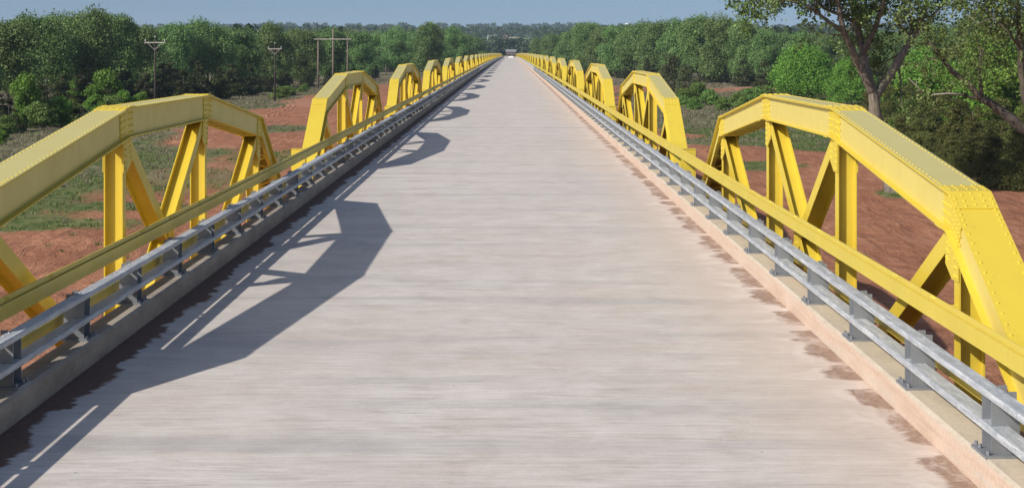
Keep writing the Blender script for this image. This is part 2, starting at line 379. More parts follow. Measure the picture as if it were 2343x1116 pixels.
def grass_mask(x, y):
    """coverage 0..1 of grass over the red soil, read from the photograph's ground"""
    x = np.asarray(x, float); y = np.asarray(y, float)
    g = np.zeros_like(x)
    nl = (fbm(x*.08+3, y*.05)-.5)
    # left: grass beyond a line that recedes with distance
    edge = np.interp(y, [60, 95, 130, 170, 230, 300, 420, 600, 1100], [-33, -24.5, -25, -30, -37, -38, -30, -22, -16])
    g = np.maximum(g, sst(2.5, -3.5, x-edge-nl*14)*(x < 0))
    g = np.maximum(g, ell(x, y, -25, 92, 3.6, 4, .9)); g = np.maximum(g, ell(x, y, -20.5, 92, 2.5, 3, .6))
    g = np.maximum(g, ell(x, y, -25, 125, 8, 16, .55)); g = np.maximum(g, ell(x, y, -19, 150, 6, 12, .5)); g = np.maximum(g, ell(x, y, -22, 101, 5, 4, .8))
    g = np.maximum(g, ell(x, y, -26, 205, 5, 12, .9)); g = np.maximum(g, ell(x, y, -13, 190, 4, 8, .4))
    g = np.maximum(g, ell(x, y, -12, 110, 2.2, 6, .45))
    # right
    er = np.interp(y, [60, 120, 150, 175, 260, 420, 600, 1100], [60, 34, 30, 14, 16, 24, 24, 14])
    g = np.maximum(g, sst(-2, 4, x-er-nl*9)*(x > 0))
    g = np.maximum(g, ell(x, y, 23, 107.5, 1.3, 2.2, 1.0))
    g = np.maximum(g, ell(x, y, 19, 139, 4, 5, .8)); g = np.maximum(g, ell(x, y, 30.5, 96, 2.5, 5, .8))
    g = g*(1-ell(x, y, 24, 195, 2.4, 14, 1.0)*.0)
    g = g*(1-ell(x, y, 17.5, 188, 3.2, 8, 1)); g = g*(1-ell(x, y, 36, 400, 16, 30, 1)); g = g*(1-ell(x, y, 57, 402, 9, 34, 1))
    g = g*(1-ell(x, y, 22, 560, 9, 90, 1))
    return np.clip(g, 0, 1)
def dry_mask(x, y):
    d = sst(.46, .62, fbm(x*.06+40, y*.03+7))
    d = np.where(x < 0, np.maximum(d*.45, sst(220, 300, y)*.8), np.maximum(d*.5, sst(195, 230, y)*.85))
    d = np.where((x < -36) & (y < 220), np.maximum(d, .75), d)
    return np.clip(d, 0, 1)
def sym(a): return np.concatenate([-a[::-1], a[1:]])
xs = sym(np.concatenate([np.arange(0, 70, .7), np.arange(70, 160, 3), np.arange(160, 600, 25), np.arange(600, 4001, 170)]))
ys = np.concatenate([np.arange(-400, 20, 30), np.arange(20, 260, .8), np.arange(260, 620, 3), np.arange(620, 1200, 10), np.arange(1200, 2500, 40), np.arange(2500, 7600, 200)])
gx, gy = np.meshgrid(xs, ys); gz = height(gx, gy)
me = bpy.data.meshes.new("ground")
nv = gx.size; me.vertices.add(nv); me.vertices.foreach_set("co", np.stack([gx, gy, gz], -1).astype(np.float32).ravel())
nx, ny = len(xs), len(ys); ii = (np.arange(ny-1)[:, None]*nx+np.arange(nx-1)[None, :]).ravel()
q = np.stack([ii, ii+1, ii+nx+1, ii+nx], -1).astype(np.int32); nf = len(q)
me.loops.add(nf*4); me.loops.foreach_set("vertex_index", q.ravel())
me.polygons.add(nf); me.polygons.foreach_set("loop_start", np.arange(0, nf*4, 4, dtype=np.int32)); me.polygons.foreach_set("loop_total", np.full(nf, 4, np.int32))
me.polygons.foreach_set("use_smooth", np.ones(nf, bool))
far = sst(1150, 1500, gy)
pale = np.clip(ell(gx, gy, 57, 402, 9, 34, 1)+ell(gx, gy, -31, 300, 6, 30, .8), 0, 1)
for nm, arr in (("grass", grass_mask(gx, gy)), ("dry", dry_mask(gx, gy)), ("far", far), ("pale", pale)):
    a = me.attributes.new(nm, 'FLOAT', 'POINT'); a.data.foreach_set("value", arr.astype(np.float32).ravel())
me.materials.append(M_GROUND); me.update()
tag(link("ground", me), "red sandy river bed with grassy edges and far fields", None, None, "structure")

# ------------------------------------------------------------------ bridge deck and kerbs
SPAN, Y0, NSP = 30.48, 10.45, 37
YEND = Y0+SPAN*NSP
KR, KL = 3.33, -4.11          # kerb faces
TR, TL = 4.01, -4.74          # inner planes of the trusses
def sweep(section, y0, y1, step, m, name, parent=None, closed=True):
    """extrude an (x,z) section along the deck's slight vertical curve"""
    b = MB(); n = len(section); yy = [y0]
    while yy[-1] < y1-1e-6: yy.append(min(y1, yy[-1]+step))
    for y in yy: b.v += [(x, y, z+deckz(y)) for x, z in section]
    for i in range(len(yy)-1):
        for j in range(n):
            b.f.append((i*n+j, i*n+(j+1) % n, (i+1)*n+(j+1) % n, (i+1)*n+j))
    b.f.append(tuple(range(n))); b.f.append(tuple(range((len(yy)-1)*n, len(yy)*n))[::-1])
    return link(name, b.mesh(name, m), parent)
road = sweep([(KL, 0), (KL, -.28), (KR, -.28), (KR, 0)], -24, YEND, 15.24, M_DECK, "road")
tag(road, "pale broom-finished concrete roadway of the bridge", None, None, "structure")
kr = sweep([(KR, -.28), (KR, .215), (KR+.03, .235), (KR+.29, .235), (KR+.29, -.28)], -24, YEND, 15.24, M_KERB, "kerb")
tag(kr, "peach stained concrete kerb along the right edge of the roadway", None, None, "structure")
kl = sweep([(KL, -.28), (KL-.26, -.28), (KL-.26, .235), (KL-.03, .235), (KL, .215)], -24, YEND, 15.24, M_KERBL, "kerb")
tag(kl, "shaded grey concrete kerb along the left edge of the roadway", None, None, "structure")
b = MB(); b.box(KL-.6, KR+.6, YEND+.004, YEND+330, -6, 0)
ap = link("road", b.mesh("approach_road", M_DECK)); 
for vtx in ap.data.vertices:
    if vtx.co.z > -1: vtx.co.z = deckz(YEND)+(.02 if vtx.co.y < YEND+10 else -.1)
tag(ap, "approach road beyond the far end of the bridge", None, None, "structure")
# steel under the deck: floor beams and wall piers
b = MB()
b.box(TL-.06, TR+.06, -.14, .14, -.012, .012); b.box(TL-.06, TR+.06, -.14, .14, -.612, -.588); b.box(TL-.06, TR+.06, -.008, .008, -.588, -.012)
fbm_me = b.mesh("floor_beam", M_YEL)
for s in range(3):
    for k in range(5):
        Y = Y0+.2+s*SPAN+k*6.02
        link("floor_beam", fbm_me, road, (0, Y, deckz(Y)-.30))
b = MB(); b.prism([(TL-.8, -5.2), (TR+.8, -5.2), (TR+.6, 0), (TL-.6, 0)], 1, -.6, .6)
pier_me = b.mesh("pier", M_PIER)
for s in range(0, 37):
    Y = Y0+s*SPAN
    link("pier", pier_me, road, (0, Y, deckz(Y)-1.42))

# ------------------------------------------------------------------ pony trusses
NY = [.15]+[.0+6.07*k for k in (1, 2, 3, 4)]+[30.33]
NZ = [-1.19, 1.80, 2.38, 2.38, 1.80, -1.19]
def off_line(pts, d):
    """offset a (y,z) polyline downwards by d with mitred corners"""
    out = []
    for i, p in enumerate(pts):
        ns_ = []
        for a, c in ((i-1, i), (i, i+1)):
            if a < 0 or c >= len(pts): continue
            dy, dz = pts[c][0]-pts[a][0], pts[c][1]-pts[a][1]; L = math.hypot(dy, dz); ns_.append((dz/L, -dy/L))
        if len(ns_) == 1: n = ns_[0]; k = 1
        else:
            n = (ns_[0][0]+ns_[1][0], ns_[0][1]+ns_[1][1]); L = math.hypot(*n); n = (n[0]/L, n[1]/L); k = 1/(n[0]*ns_[0][0]+n[1]*ns_[0][1])
        out.append((p[0]+n[0]*d*k, p[1]+n[1]*d*k))
    return out
def strip(b, pts, u0, u1, o0, o1):
    A = off_line(pts, o0); B = off_line(pts, o1); n = len(pts); vs = []
    for (ya, za), (yb, zb) in zip(A, B): vs += [(u0, ya, za), (u1, ya, za), (u1, yb, zb), (u0, yb, zb)]
    fs = []
    for i in range(n-1):
        for j in range(4): fs.append((4*i+j, 4*i+4+j, 4*i+4+(j+1) % 4, 4*i+(j+1) % 4))
    fs += [(0, 1, 2, 3), tuple(4*(n-1)+j for j in (3, 2, 1, 0))]
    b.add(vs, fs)
TOP = list(zip(NY, NZ)); D = .38; WU = .40
def seg(i): return TOP[i], TOP[i+1]
def along(i, t, o):
    (y0, z0), (y1, z1) = seg(i); L = math.hypot(y1-y0, z1-z0); dy, dz = (y1-y0)/L, (z1-z0)/L
    return (y0+dy*t+dz*o, z0+dz*t-dy*o), (dz, -dy), L
def near_node(k, r):
    """three points of the top line around node k"""
    out = []
    for i, s in ((k-1, -1), (k, 1)):
        (y0, z0), (y1, z1) = seg(i); L = math.hypot(y1-y0, z1-z0)
        out.append((TOP[k][0]+s*(y1-y0)/L*r, TOP[k][1]+s*(z1-z0)/L*r))
    return [out[0], TOP[k], out[1]]
def chord(lod):
    b = MB(); b.extra = [M_WEB, M_COVER]
    strip(b, TOP, 0, WU, 0, .014)
    b.cur = 2       # bleached panels of the cover plate between the fresh splice plates
    for i in (1, 2, 3):
        L = along(i, 0, 0)[2]; q = [along(i, .31, 0)[0], along(i, L-.31, 0)[0]]; strip(b, q, .002, WU-.002, -.0016, -.0002)
    b.cur = 0
    for u0, u1, a0, a1 in ((.066, .078, .0, .066), (.322, .334, .334, .40)):
        b.cur = 1; strip(b, TOP, u0, u1, .014, D); b.cur = 0
        strip(b, TOP, a0+.006, a1-.001, .0145, .028); strip(b, TOP, a0, a1, D-.014, D)
    for k in range(1, 5):
        nn = near_node(k, .36); strip(b, nn, .054, .0655, .030, D-.016); strip(b, nn, .3345, .346, .030, D-.016)
        nn2 = near_node(k, .30); strip(b, nn2, .004, WU-.004, -.012, -.0005)
    # end shoes
    for y in (NY[0], NY[5]): b.box(-.02, WU+.02, y-.3 if y > 1 else y-.12, y+.12 if y > 1 else y+.3, NZ[0]-.50, NZ[0]-.28)
    if lod == 0:
        for i in range(5):
            L = along(i, 0, 0)[2]; t = .08
            while t < L-.05:
                e = min(t, L-t)
                for u in (.035, WU-.035):
                    (y, z), (ny, nz), _ = along(i, t, -.012 if (e < .28 and 0 < i+(t > L/2) < 5) else 0); b.dome((u, y, z), (0, -ny, -nz))
                t += .085 if e < .6 else .15
            t = .2
            while t < L-.15:
                for u in (.03, WU-.03):
                    (y, z), (ny, nz), _ = along(i, t, D); b.dome((u, y, z), (0, ny, nz), .018, .014)
                t += .21
        for k in range(1, 5):
            for i, sgn in ((k-1, -1), (k, 1)):
                L = along(i, 0, 0)[2]
                for t in (.05, .12, .19, .26, .32):
                    for o in (.075, .155, .235, .315):
                        tt = L-t-(.02+o*.18) if sgn < 0 else t+.02+o*.18
                        (y, z), _, _ = along(i, tt, o); b.dome((.054, y, z), (-1, 0, 0), .015, .011)
                        if t > .1 and o > .1: b.dome((.346, y, z), (1, 0, 0), .015, .011)
                for t in (.07, .17, .26):
                    for u in (.11, .20, .29):
                        tt = L-t if sgn < 0 else t
                        (y, z), (ny, nz), _ = along(i, tt+(.03 if u == .2 else 0), -.012); b.dome((u, y, z), (0, -ny, -nz))
    return b
def lacing(b):
    for i in range(5):
        L = along(i, 0, 0)[2]; t = .45; s = 1
        while t < L-.75:
            p0, n, _ = along(i, t, D+.001); p1, _, _ = along(i, t+.30, D+.001)
            h = .028
            q = [along(i, t-h, 0)[0], along(i, t+h, 0)[0]]
            ua, ub = (.035, WU-.035) if s > 0 else (WU-.035, .035)
            vs = []
            for o in (D+.0012, D+.011):
                for (tt, u) in ((t-h, ua), (t+h, ua), (t+.30+h, ub), (t+.30-h, ub)):
                    (y, z), _, _ = along(i, tt, o); vs.append((u, y, z))
            b.add(vs, [(0, 1, 2, 3), (7, 6, 5, 4), (0, 4, 5, 1), (1, 5, 6, 2), (2, 6, 7, 3), (3, 7, 4, 0)])
            t += .30; s = -s
        for (a, c) in ((.38, .10), (L-.48, .10)):
            vs = []
            for o in (D+.0012, D+.011):
                for (tt, u) in ((a-c, .0), (a+c, .0), (a+c, WU), (a-c, WU)):
                    (y, z), _, _ = along(i, tt, o); vs.append((u, y, z))
            b.add(vs, [(0, 1, 2, 3), (7, 6, 5, 4), (0, 4, 5, 1), (1, 5, 6, 2), (2, 6, 7, 3), (3, 7, 4, 0)])
    return b
U0, U1 = .082, .318           # I-sections sit between the chord webs
FW, TH = .19, .014
def ibeam(b, p, q, w=FW, e=0.0):
    """I-section from p to q in the truss plane (y,z): flanges parallel to the plane, web across it"""
    dy, dz = q[0]-p[0], q[1]-p[1]; L = math.hypot(dy, dz); dy /= L; dz /= L; n = (-dz, dy)
    def slab(u0, u1, h):
        poly = [(p[0]+n[0]*h, p[1]+n[1]*h), (q[0]+n[0]*h, q[1]+n[1]*h), (q[0]-n[0]*h, q[1]-n[1]*h), (p[0]-n[0]*h, p[1]-n[1]*h)]
        b.prism(poly, 0, u0, u1)
    slab(U0+e, U0+TH+e, w/2); slab(U1-TH-e, U1-e, w/2); slab(U0+TH+e, U1-TH-e, .006)
BZ = -1.10
def ztop(k): return NZ[k]-D+.02
def make_truss(side, lod):
    parts = []
    def put(name, b):
        if side < 0: b.flip()
        parts.append((name, b.mesh(name, M_YEL)))
    put("top_chord", lacing(chord(lod)) if lod < 2 else chord(lod))
    for k in range(1, 5):
        b = MB(); ibeam(b, (NY[k], BZ), (NY[k], ztop(k))); put("vertical_post", b)
    mid = ((NY[2]+NY[3])/2, (ztop(2)+BZ)/2)
    def dg(a, c, cut=0):
        b = MB(); ibeam(b, a, c, e=.0015); put("diagonal", b)
    dg((NY[1]+.16, ztop(1)-.02), (NY[2]-.22, BZ))
    dg((NY[4]-.16, ztop(4)-.02), (NY[3]+.22, BZ))
    a, c = (NY[2]+.14, ztop(2)-.02), (NY[3]-.22, BZ); a2, c2 = (NY[3]-.14, ztop(3)-.02), (NY[2]+.22, BZ)
    dg(a, c)
    b = MB(); L = math.hypot(c2[0]-a2[0], c2[1]-a2[1]); f = lambda t: (a2[0]+(c2[0]-a2[0])*t, a2[1]+(c2[1]-a2[1])*t)
    ibeam(b, a2, f(.5-.11/L), e=.003); ibeam(b, f(.5+.11/L), c2, e=.003); put("diagonal", b)
    # bottom chord, two channels
    b = MB(); y0, y1 = NY[0]+.35, NY[5]-.35
    for u0, u1, a0, a1 in ((.066, .080, .02, .066), (.320, .334, .334, .38)):
        b.box(u0, u1, y0, y1, BZ-.36, BZ-.02); b.box(a0, a1, y0, y1, BZ-.36, BZ-.346); b.box(a0, a1, y0, y1, BZ-.034, BZ-.02)
    put("bottom_chord", b)
    # gussets under each top joint, cross gusset and bottom gussets
    def gus(poly, riv):
        b = MB()
        for u0, u1, nx_, uu in ((.068, .0815, -1, .068), (.3185, .332, 1, .332)):
            b.prism(poly, 0, u0, u1)
            if lod == 0:
                for (y, z) in riv: b.dome((uu, y, z), (nx_, 0, 0), .017, .013)
        put("gusset_plate", b)
    for k in range(1, 5):
        s = 1 if k < 3 else -1; y = NY[k]; z = ztop(k)-.03
        lo = -.42
        poly = [(y-s*.10, z+.05), (y-s*.10, z+lo), (y+s*.13, z+lo), (y+s*.38, z+lo+.12), (y+s*.33, z+.05)]
        zc = .0 if k in (2, 3) else 0
        riv = [(y-s*.045, z-.08*j-.06) for j in range(5)]+[(y+s*.03, z-.08*j-.06) for j in range(5)]+[(y+s*(.20+.03*j), z-.07*j-.05) for j in range(4)]+[(y+s*(.27+.02*j), z-.07*j-.03) for j in range(4)]
        gus(poly, riv)
    my, mz = f(.5)
    gus([(my-.22, mz-.12), (my, mz-.30), (my+.22, mz-.12), (my+.22, mz+.12), (my, mz+.30), (my-.22, mz+.12)], [(my+a_*.1, mz+c_*.09) for a_ in (-1, 0, 1) for c_ in (-1, 0, 1)])
    for k in (2, 3):
        s = 1 if k == 2 else -1; y = NY[k]
        gus([(y-.45, BZ-.05), (y+.45, BZ-.05), (y+.38, BZ+.32), (y-.38, BZ+.32)], [(y+a_*.11, BZ+.26) for a_ in (-3, -2, -1, 1, 2, 3)]+[(y+a_*.11, BZ+.16) for a_ in (-3, -2, -1, 1, 2, 3)])
    return parts
protos = {}
def grp(s): return "pony trusses along the %s side of the bridge" % s
for side, X, sd in ((-1, TL, "left"), (1, TR, "right")):
    for i in range(NSP):
        lod = 0 if i < 3 else 1 if i < 9 else 2
        if (side, lod) not in protos: protos[side, lod] = make_truss(side, lod)
        Y = Y0+i*SPAN
        near = {0: "nearest riveted yellow truss on the %s side of the bridge" % sd}
        if i == NSP-1: lab = "yellow truss at the far end on the %s side, last in its row" % sd
        elif i == 0: lab = "large near yellow riveted truss on the %s side, first from the camera" % sd
        else: lab = "yellow steel truss on the %s side, %s from the camera" % (sd, ordinal(i))
        t = empty("pony_truss", (X, Y, deckz(Y+15)), lab, "truss", grp(sd))
        for nm, me in protos[side, lod]:
            if lod == 2 and nm in ("gusset_plate",): continue
            link(nm, me, t)

# ------------------------------------------------------------------ yellow hand rails (two troughs per side) with a post at each span joint
for side, X, sd in ((-1, TL, "left"), (1, TR, "right")):
    root = empty("handrail", (0, 0, 0), "two-bar yellow painted handrail bolted along the %s trusses" % sd, "handrail")
    s = side
    for nm, zb in (("upper_rail", .655), ("lower_rail", .315)):
        ub, uf = (X-s*.125, X-s*.165) if zb > .5 else (X-s*.215, X-s*.26)
        h = .20 if zb > .5 else .165; t = .01
        sec = [(ub, zb+h), (ub, zb), (uf, zb), (uf, zb+.144), (uf+s*t, zb+.144), (uf+s*t, zb+t), (ub-s*t, zb+t), (ub-s*t, zb+h)]
        b = MB()
        for i in range(-1, NSP):
            y0 = Y0+i*SPAN+.03; y1 = y0+SPAN-.04; n = len(sec); yy = [y0, (y0+y1)/2, y1]; o = len(b.v)
            for y in yy: b.v += [(x, y, z+deckz(y)) for x, z in sec]
            for a in range(2):
                for j in range(n): b.f.append((o+a*n+j, o+a*n+(j+1) % n, o+(a+1)*n+(j+1) % n, o+(a+1)*n+j))
            b.f.append(tuple(range(o, o+n))); b.f.append(tuple(range(o+2*n, o+3*n))[::-1])
            if 0 <= i < 3:      # bolts where the rail meets posts and diagonals
                for k in range(1, 5):
                    for dy in (-.04, .04):
                        for zz in (zb+h-.022,):
                            b.dome((ub-s*t, Y0+i*SPAN+NY[k]+dy, zz), (-s, 0, 0), .018, .014)
                for yy_ in (NY[2]+1.9, NY[3]-1.9, NY[1]+1.6, NY[4]-1.6):
                    for dy in (-.05, .05): b.dome((ub-s*t, Y0+i*SPAN+yy_+dy, zb+h-.022), (-s, 0, 0), .018, .014)
            for k in range(1, 5):       # stand-off brackets to the truss verticals
                yk = Y0+i*SPAN+NY[k]; zk = deckz(yk)
                if i >= 0 and zb > .5: b.box(*sorted((ub+s*.0005, X+s*.0805)), yk-.05, yk+.05, zb+.04+zk, zb+.11+zk)
        link(nm, b.mesh(nm, M_YEL2), root)
    b = MB()
    for y0, y1, u0, u1 in ((-.10, -.088, -.12, .20), (.088, .10, -.12, .20), (-.088, .088, .034, .046)):
        b.box(*sorted((s*u0, s*u1)), y0, y1, -1.2, .84)
    b.box(*sorted((s*-.122, s*.205)), -.11, .11, .8405, .852)
    pm = b.mesh("post", M_YEL)
    for i in range(0, 38):
        Y = Y0+i*SPAN
        link("post", pm, root, (X, Y, deckz(Y)))

# ------------------------------------------------------------------ galvanised guard rails on the kerbs
PS = 2.54; PY0 = 12.87-PS*3; NPOST = int((YEND-PY0)/PS)
for side, K, sd in ((-1, KL, "left"), (1, KR, "right")):
    root = empty("guardrail", (0, 0, 0), "galvanised two-rail steel guardrail standing on the %s kerb" % sd, "guardrail")
    s = side; xf = (3.39 if s > 0 else -4.19)
    for nm, z0, z1 in (("top_rail", .628, .682), ("lower_rail", .392, .450)):
        b = MB(); y = PY0-.8; L = 7.62*.999
        while y < YEND-3:
            ya, yb = y+.008, y+7.62-.008
            za, zb_ = deckz(ya), deckz(yb)
            # rectangular tube with softened edges
            c = .008; x0, x1 = (xf, xf+s*.13) if z0 > .5 else (xf-s*.01, xf+s*.14)
            sec = [(x0, z0+c), (x0+s*c, z0), (x1-s*c, z0), (x1, z0+c), (x1, z1-c), (x1-s*c, z1), (x0+s*c, z1), (x0, z1-c)]
            o = len(b.v); n = 8
            for yy_, zz in ((ya, za), (yb, zb_)): b.v += [(x, yy_, z+zz) for x, z in sec]
            for j in range(n): b.f.append((o+j, o+(j+1) % n, o+n+(j+1) % n, o+n+j))
            b.f.append(tuple(range(o, o+n))); b.f.append(tuple(range(o+n, o+2*n))[::-1])
            if y < 80:
                for dy in (.06, 7.50): b.dome((xf+s*.09, y+dy, z1+deckz(y)), (0, 0, 1), .012, .008)
            y += 7.62
        link(nm, b.mesh(nm, M_GALV), root)
    # a post: two tapered plates on a base plate, a spacer web and anchor bolts
    b = MB(); x0 = .0
    prof = [(.012, .255), (.185, .255), (.21, .36), (.214, .45), (.195, .56), (.190, .64), (.190, .692), (.128, .692), (.128, .627), (.012, .627)]
    for yc in (-.125, .125):
        b.prism([(s*x, z) for x, z in prof], 1, yc-.006, yc+.006)
    b.box(s*.14, s*.152, -.119, .119, .255, .58)
    for zr in (.450, .682):
        for yc in (-.085, .085): b.dome((s*.09, yc-.055, zr), (0, 0, 1), .013, .009)
    b.box(-s*.05, s*.215, -.20, .20, .235, .2548)
    for xx in (-.022, .19):
        for yc in (-.165, .165, .06): b.tube([(s*xx, yc, .2548), (s*xx, yc, .285)], [.014, .014], 6)
    pm = b.mesh("post", M_GALVP)
    for i in range(100):
        Y = PY0+i*PS
        link("post", pm, root, (xf, Y, deckz(Y)))
    b = MB()
    for i in range(100, NPOST):
        Y = PY0+i*PS; z = deckz(Y)
        b.box(xf+s*.02, xf+s*.22, Y-.13, Y-.10, .235+z, .72+z); b.box(xf+s*.02, xf+s*.22, Y+.10, Y+.13, .235+z, .72+z)
    o = link("posts_far_away", b.mesh("far_posts", M_GALV), root); o.name = "post_row"; o["kind"] = "stuff"

# ------------------------------------------------------------------ trees
def rnd_dirs(rs, n):
    d = rs.normal(size=(n, 3)); return d/np.linalg.norm(d, axis=1)[:, None]
def leaf_quads(rs, P, Nn, size, aspect=.75, jit=.8):
    """rhombic leaf-clump faces at P, roughly facing Nn"""
    n = len(P); Nn = Nn+rs.normal(size=(n, 3))*jit; Nn /= np.linalg.norm(Nn, axis=1)[:, None]
    T = np.cross(Nn, rnd_dirs(rs, n)); T /= np.linalg.norm(T, axis=1)[:, None]+1e-9; B = np.cross(Nn, T)
    s = size*(.55+.9*rs.rand(n))[:, None]
    return np.stack([P-T*s, P-B*s*aspect, P+T*s, P+B*s*aspect], 1)
def crown(rs, h, r, nclump, nleaf, leaf, base=.22, style="round", crad=(.22, .38)):
    V = []; vv = []; cs = []
    for i in range(nclump):
        t = rs.rand()
        if style == "round":
            z = base*h+(h*.93-base*h)*t; rr = r*max(.05, 1-((t-.46)/.60)**2)**.40; k = rs.uniform(*crad)*r
        elif style == "cedar":
            z = .04*h+(h*.97-.04*h)*t**1.25; rr = r*(1-t**1.25)**.75+.08*r; k = rs.uniform(*crad)*r*(1.15-t*.75)
        else:  # bush
            z = .08*h+h*.82*t; rr = r*math.sqrt(max(.05, 1-t*t*.9)); k = rs.uniform(*crad)*r
        a = rs.rand()*2*math.pi; q = rs.rand()**.45*max(0, rr-k*.6)
        c = np.array([math.cos(a)*q, math.sin(a)*q, z]); cs.append((c, k))
    tot = sum(k*k for c, k in cs)
    for c, k in cs:
        n = int(nleaf*k*k/tot); d = rnd_dirs(rs, n); d[:, 2] = np.where(d[:, 2] < -.3, -d[:, 2]*.6, d[:, 2]); d /= np.linalg.norm(d, axis=1)[:, None]
        sc = (.55+.5*rs.rand(n)**.6)[:, None]*(1+.18*np.sin(d[:, :1]*9+c[0])*np.cos(d[:, 1:2]*8+c[1]))
        sq = np.array([1, 1, 1.15]) if style == "round" else np.array([1, 1, .8])
        P = c+d*k*sc*sq; P[:, 2] = np.maximum(P[:, 2], .1)
        nn = d.copy()
        if style == "cedar": nn[:, 2] += .5
        V.append(leaf_quads(rs, P, nn, leaf, .8 if style != "cedar" else .35)); vv.append(np.clip(rs.rand(n)*.75+rs.rand()*.35-.05, 0, 1))
    return np.concatenate(V), np.concatenate(vv), cs
def trunk_mb(rs, h, r0, cs, nl=6, lean=0, style="round"):
    b = MB(); top = h*(.72 if style == "round" else .9); n = 6; pts = []; rad = []
    ax, ay = rs.uniform(-.06, .06)*h, rs.uniform(-.06, .06)*h
    for i in range(n+1):
        t = i/n; pts.append((ax*t*t+math.sin(t*5)*.02*h, ay*t*t, top*t-.3*(i == 0))); rad.append(r0*(1-.8*t)*(1.25 if i == 0 else 1))
    b.tube(pts, rad, 7)
    if nl:
        idx = rs.permutation(len(cs))[:nl]
        for j in idx:
            c, k = cs[j]; t = min(.85, max(.15, (c[2]-.25*h)/top*.8)); i = int(t*n); p0 = Vector(pts[i]); p1 = Vector(c)
            m_ = p0.lerp(p1, .5)+Vector((0, 0, .04*h)); b.tube([p0, m_, p1], [rad[i]*.55, rad[i]*.32, rad[i]*.1], 5, False)
    return b
SPECS = {  # kind: (material, bark, h, r, clumps, leaves, leaf size, style, trunk radius, variants)
    "cottonwood": (M_LEAF, M_BARK, 16, 6.4, 58, 30000, .16, "round", .34, 9),
    "cedar": (M_CEDAR, M_BARKD, 7, 2.6, 40, 9000, .15, "cedar", .16, 4),
    "near_cedar": (M_NCEDAR, M_BARKD, 7, 3.0, 60, 30000, .085, "cedar", .18, 3),
    "bright": (M_BRIGHT, M_BARKD, 6, 2.6, 34, 9000, .13, "round", .12, 3),
    "shrub": (M_SHRUB, M_BARKD, 3.6, 2.6, 26, 6000, .11, "bush", .07, 4),
    "willow": (M_WILLOW, M_BARKD, 7.5, 3.2, 34, 7000, .12, "round", .12, 3),
    "hackberry": (M_BRIGHT, M_BARK, 9, 7.2, 120, 44000, .12, "bush", .3, 2),
}
TREES = {}
def variant(kind, i):
    key = (kind, i)
    if key not in TREES:
        lm, bm_, h, r, nc, nl, ls_, st, tr, nv_ = SPECS[kind]; rs = np.random.RandomState(abs(hash(kind)) % 1000+i*7 if False else sum(map(ord, kind))+i*37)
        V, v, cs = crown(rs, h, r*rs.uniform(.85, 1.15), nc, nl, ls_, style=st, base=rs.uniform(.10, .2), crad=(.20, .46))
        TREES[key] = (quad_mesh("crown", V, lm, v), trunk_mb(rs, h, tr, cs, 7 if st == "round" else 2, 0, st).mesh("trunk", bm_, True), h)
    return TREES[key]
random.seed(11)
REG = {}
NAMES = {"cottonwood": ("cottonwood_tree", "tree"), "cedar": ("cedar_tree", "tree"), "near_cedar": ("cedar_tree", "tree"), "bright": ("young_tree", "tree"),
         "shrub": ("shrub", "shrub"), "willow": ("willow_tree", "tree"), "hackberry": ("round_tree", "tree")}
def tree(kind, x, Y, h, label=None, group=None, wide=1.0, var=None, sink=.15):
    nv_ = SPECS[kind][9]; i = random.randrange(nv_) if var is None else var % nv_
    cm, tm, h0 = variant(kind, i); k = h/h0
    nm, cat = NAMES[kind]
    t = empty(nm, (x, Y, float(height(x, Y))-sink), label, cat, group); t.rotation_euler[2] = random.uniform(0, 6.28); w = k*wide
    t.scale = (w, w, k)
    link("trunk", tm, t); link("crown", cm, t)
    REG.setdefault(group, []).append((x/Y, t)); return t
def htop(ytop, Y, x): return max(1.5, zof(ytop, Y)-float(height(x, Y)))

GL, GR = "front cottonwoods left of the bridge", "front cottonwoods right of the bridge"
for c, yt, Y in [(-60, 60, 245), (20, 58, 262), (95, 40, 290), (190, 27, 300), (262, 42, 318), (330, 66, 350), (395, 62, 375), (478, 50, 385), (548, 72, 400), (622, 60, 425),
                 (690, 72, 448), (765, 66, 470), (830, 76, 510), (905, 70, 570), (978, 58, 600), (1040, 67, 680), (1066, 82, 820), (1085, 90, 960)]:
    x = px(c, Y); tree("cottonwood", x, Y, htop(yt, Y, x), None, GL, random.uniform(.85, 1.1))
GL2 = "cottonwoods behind the front row on the left"
for c, yt, Y in [(-20, 52, 330), (55, 46, 345), (135, 45, 350), (225, 48, 360), (290, 56, 390), (360, 74, 430), (430, 66, 440), (515, 70, 450), (585, 76, 480), (655, 78, 500),
                 (725, 80, 520), (800, 78, 560), (865, 80, 610), (940, 74, 650), (1005, 72, 720), (1052, 80, 860)]:
    x = px(c, Y); tree("cottonwood", x, Y, htop(yt, Y, x), None, GL2, random.uniform(.9, 1.2))
GC = "dark cedars under the left tree line"
for c, yt, Y in [(-10, 190, 208), (20, 215, 196), (95, 180, 232), (140, 165, 245), (185, 160, 262), (265, 160, 285), (285, 150, 300), (330, 155, 290), (375, 140, 305), (420, 150, 300), (455, 135, 315), (500, 150, 320), (530, 140, 345), (575, 145, 350), (605, 150, 370), (650, 160, 400),
                 (700, 150, 420), (750, 155, 440), (810, 150, 470), (860, 150, 510), (930, 140, 560), (170, 230, 214), (190, 240, 208)]:
    x = px(c, Y); tree("cedar", x, Y, htop(yt, Y, x), None, GC, random.uniform(1.0, 1.35))
x = px(60, 207); tree("bright", x, 207, htop(172, 207, x), "slender bright yellow-green young tree at the far left edge of the grass", "bright young trees left of the bridge", .72)
x = px(238, 262); tree("bright", x, 262, htop(168, 262, x), "rounded bright green young tree in front of dark cedars, left", "bright young trees left of the bridge", 1.15)
x = px(175, 262); tree("bright", x, 262, htop(185, 262, x), "smaller bright green young tree between cedars on the left", "bright young trees left of the bridge", .9)
GS = "low shrubs along the left edge of the field"
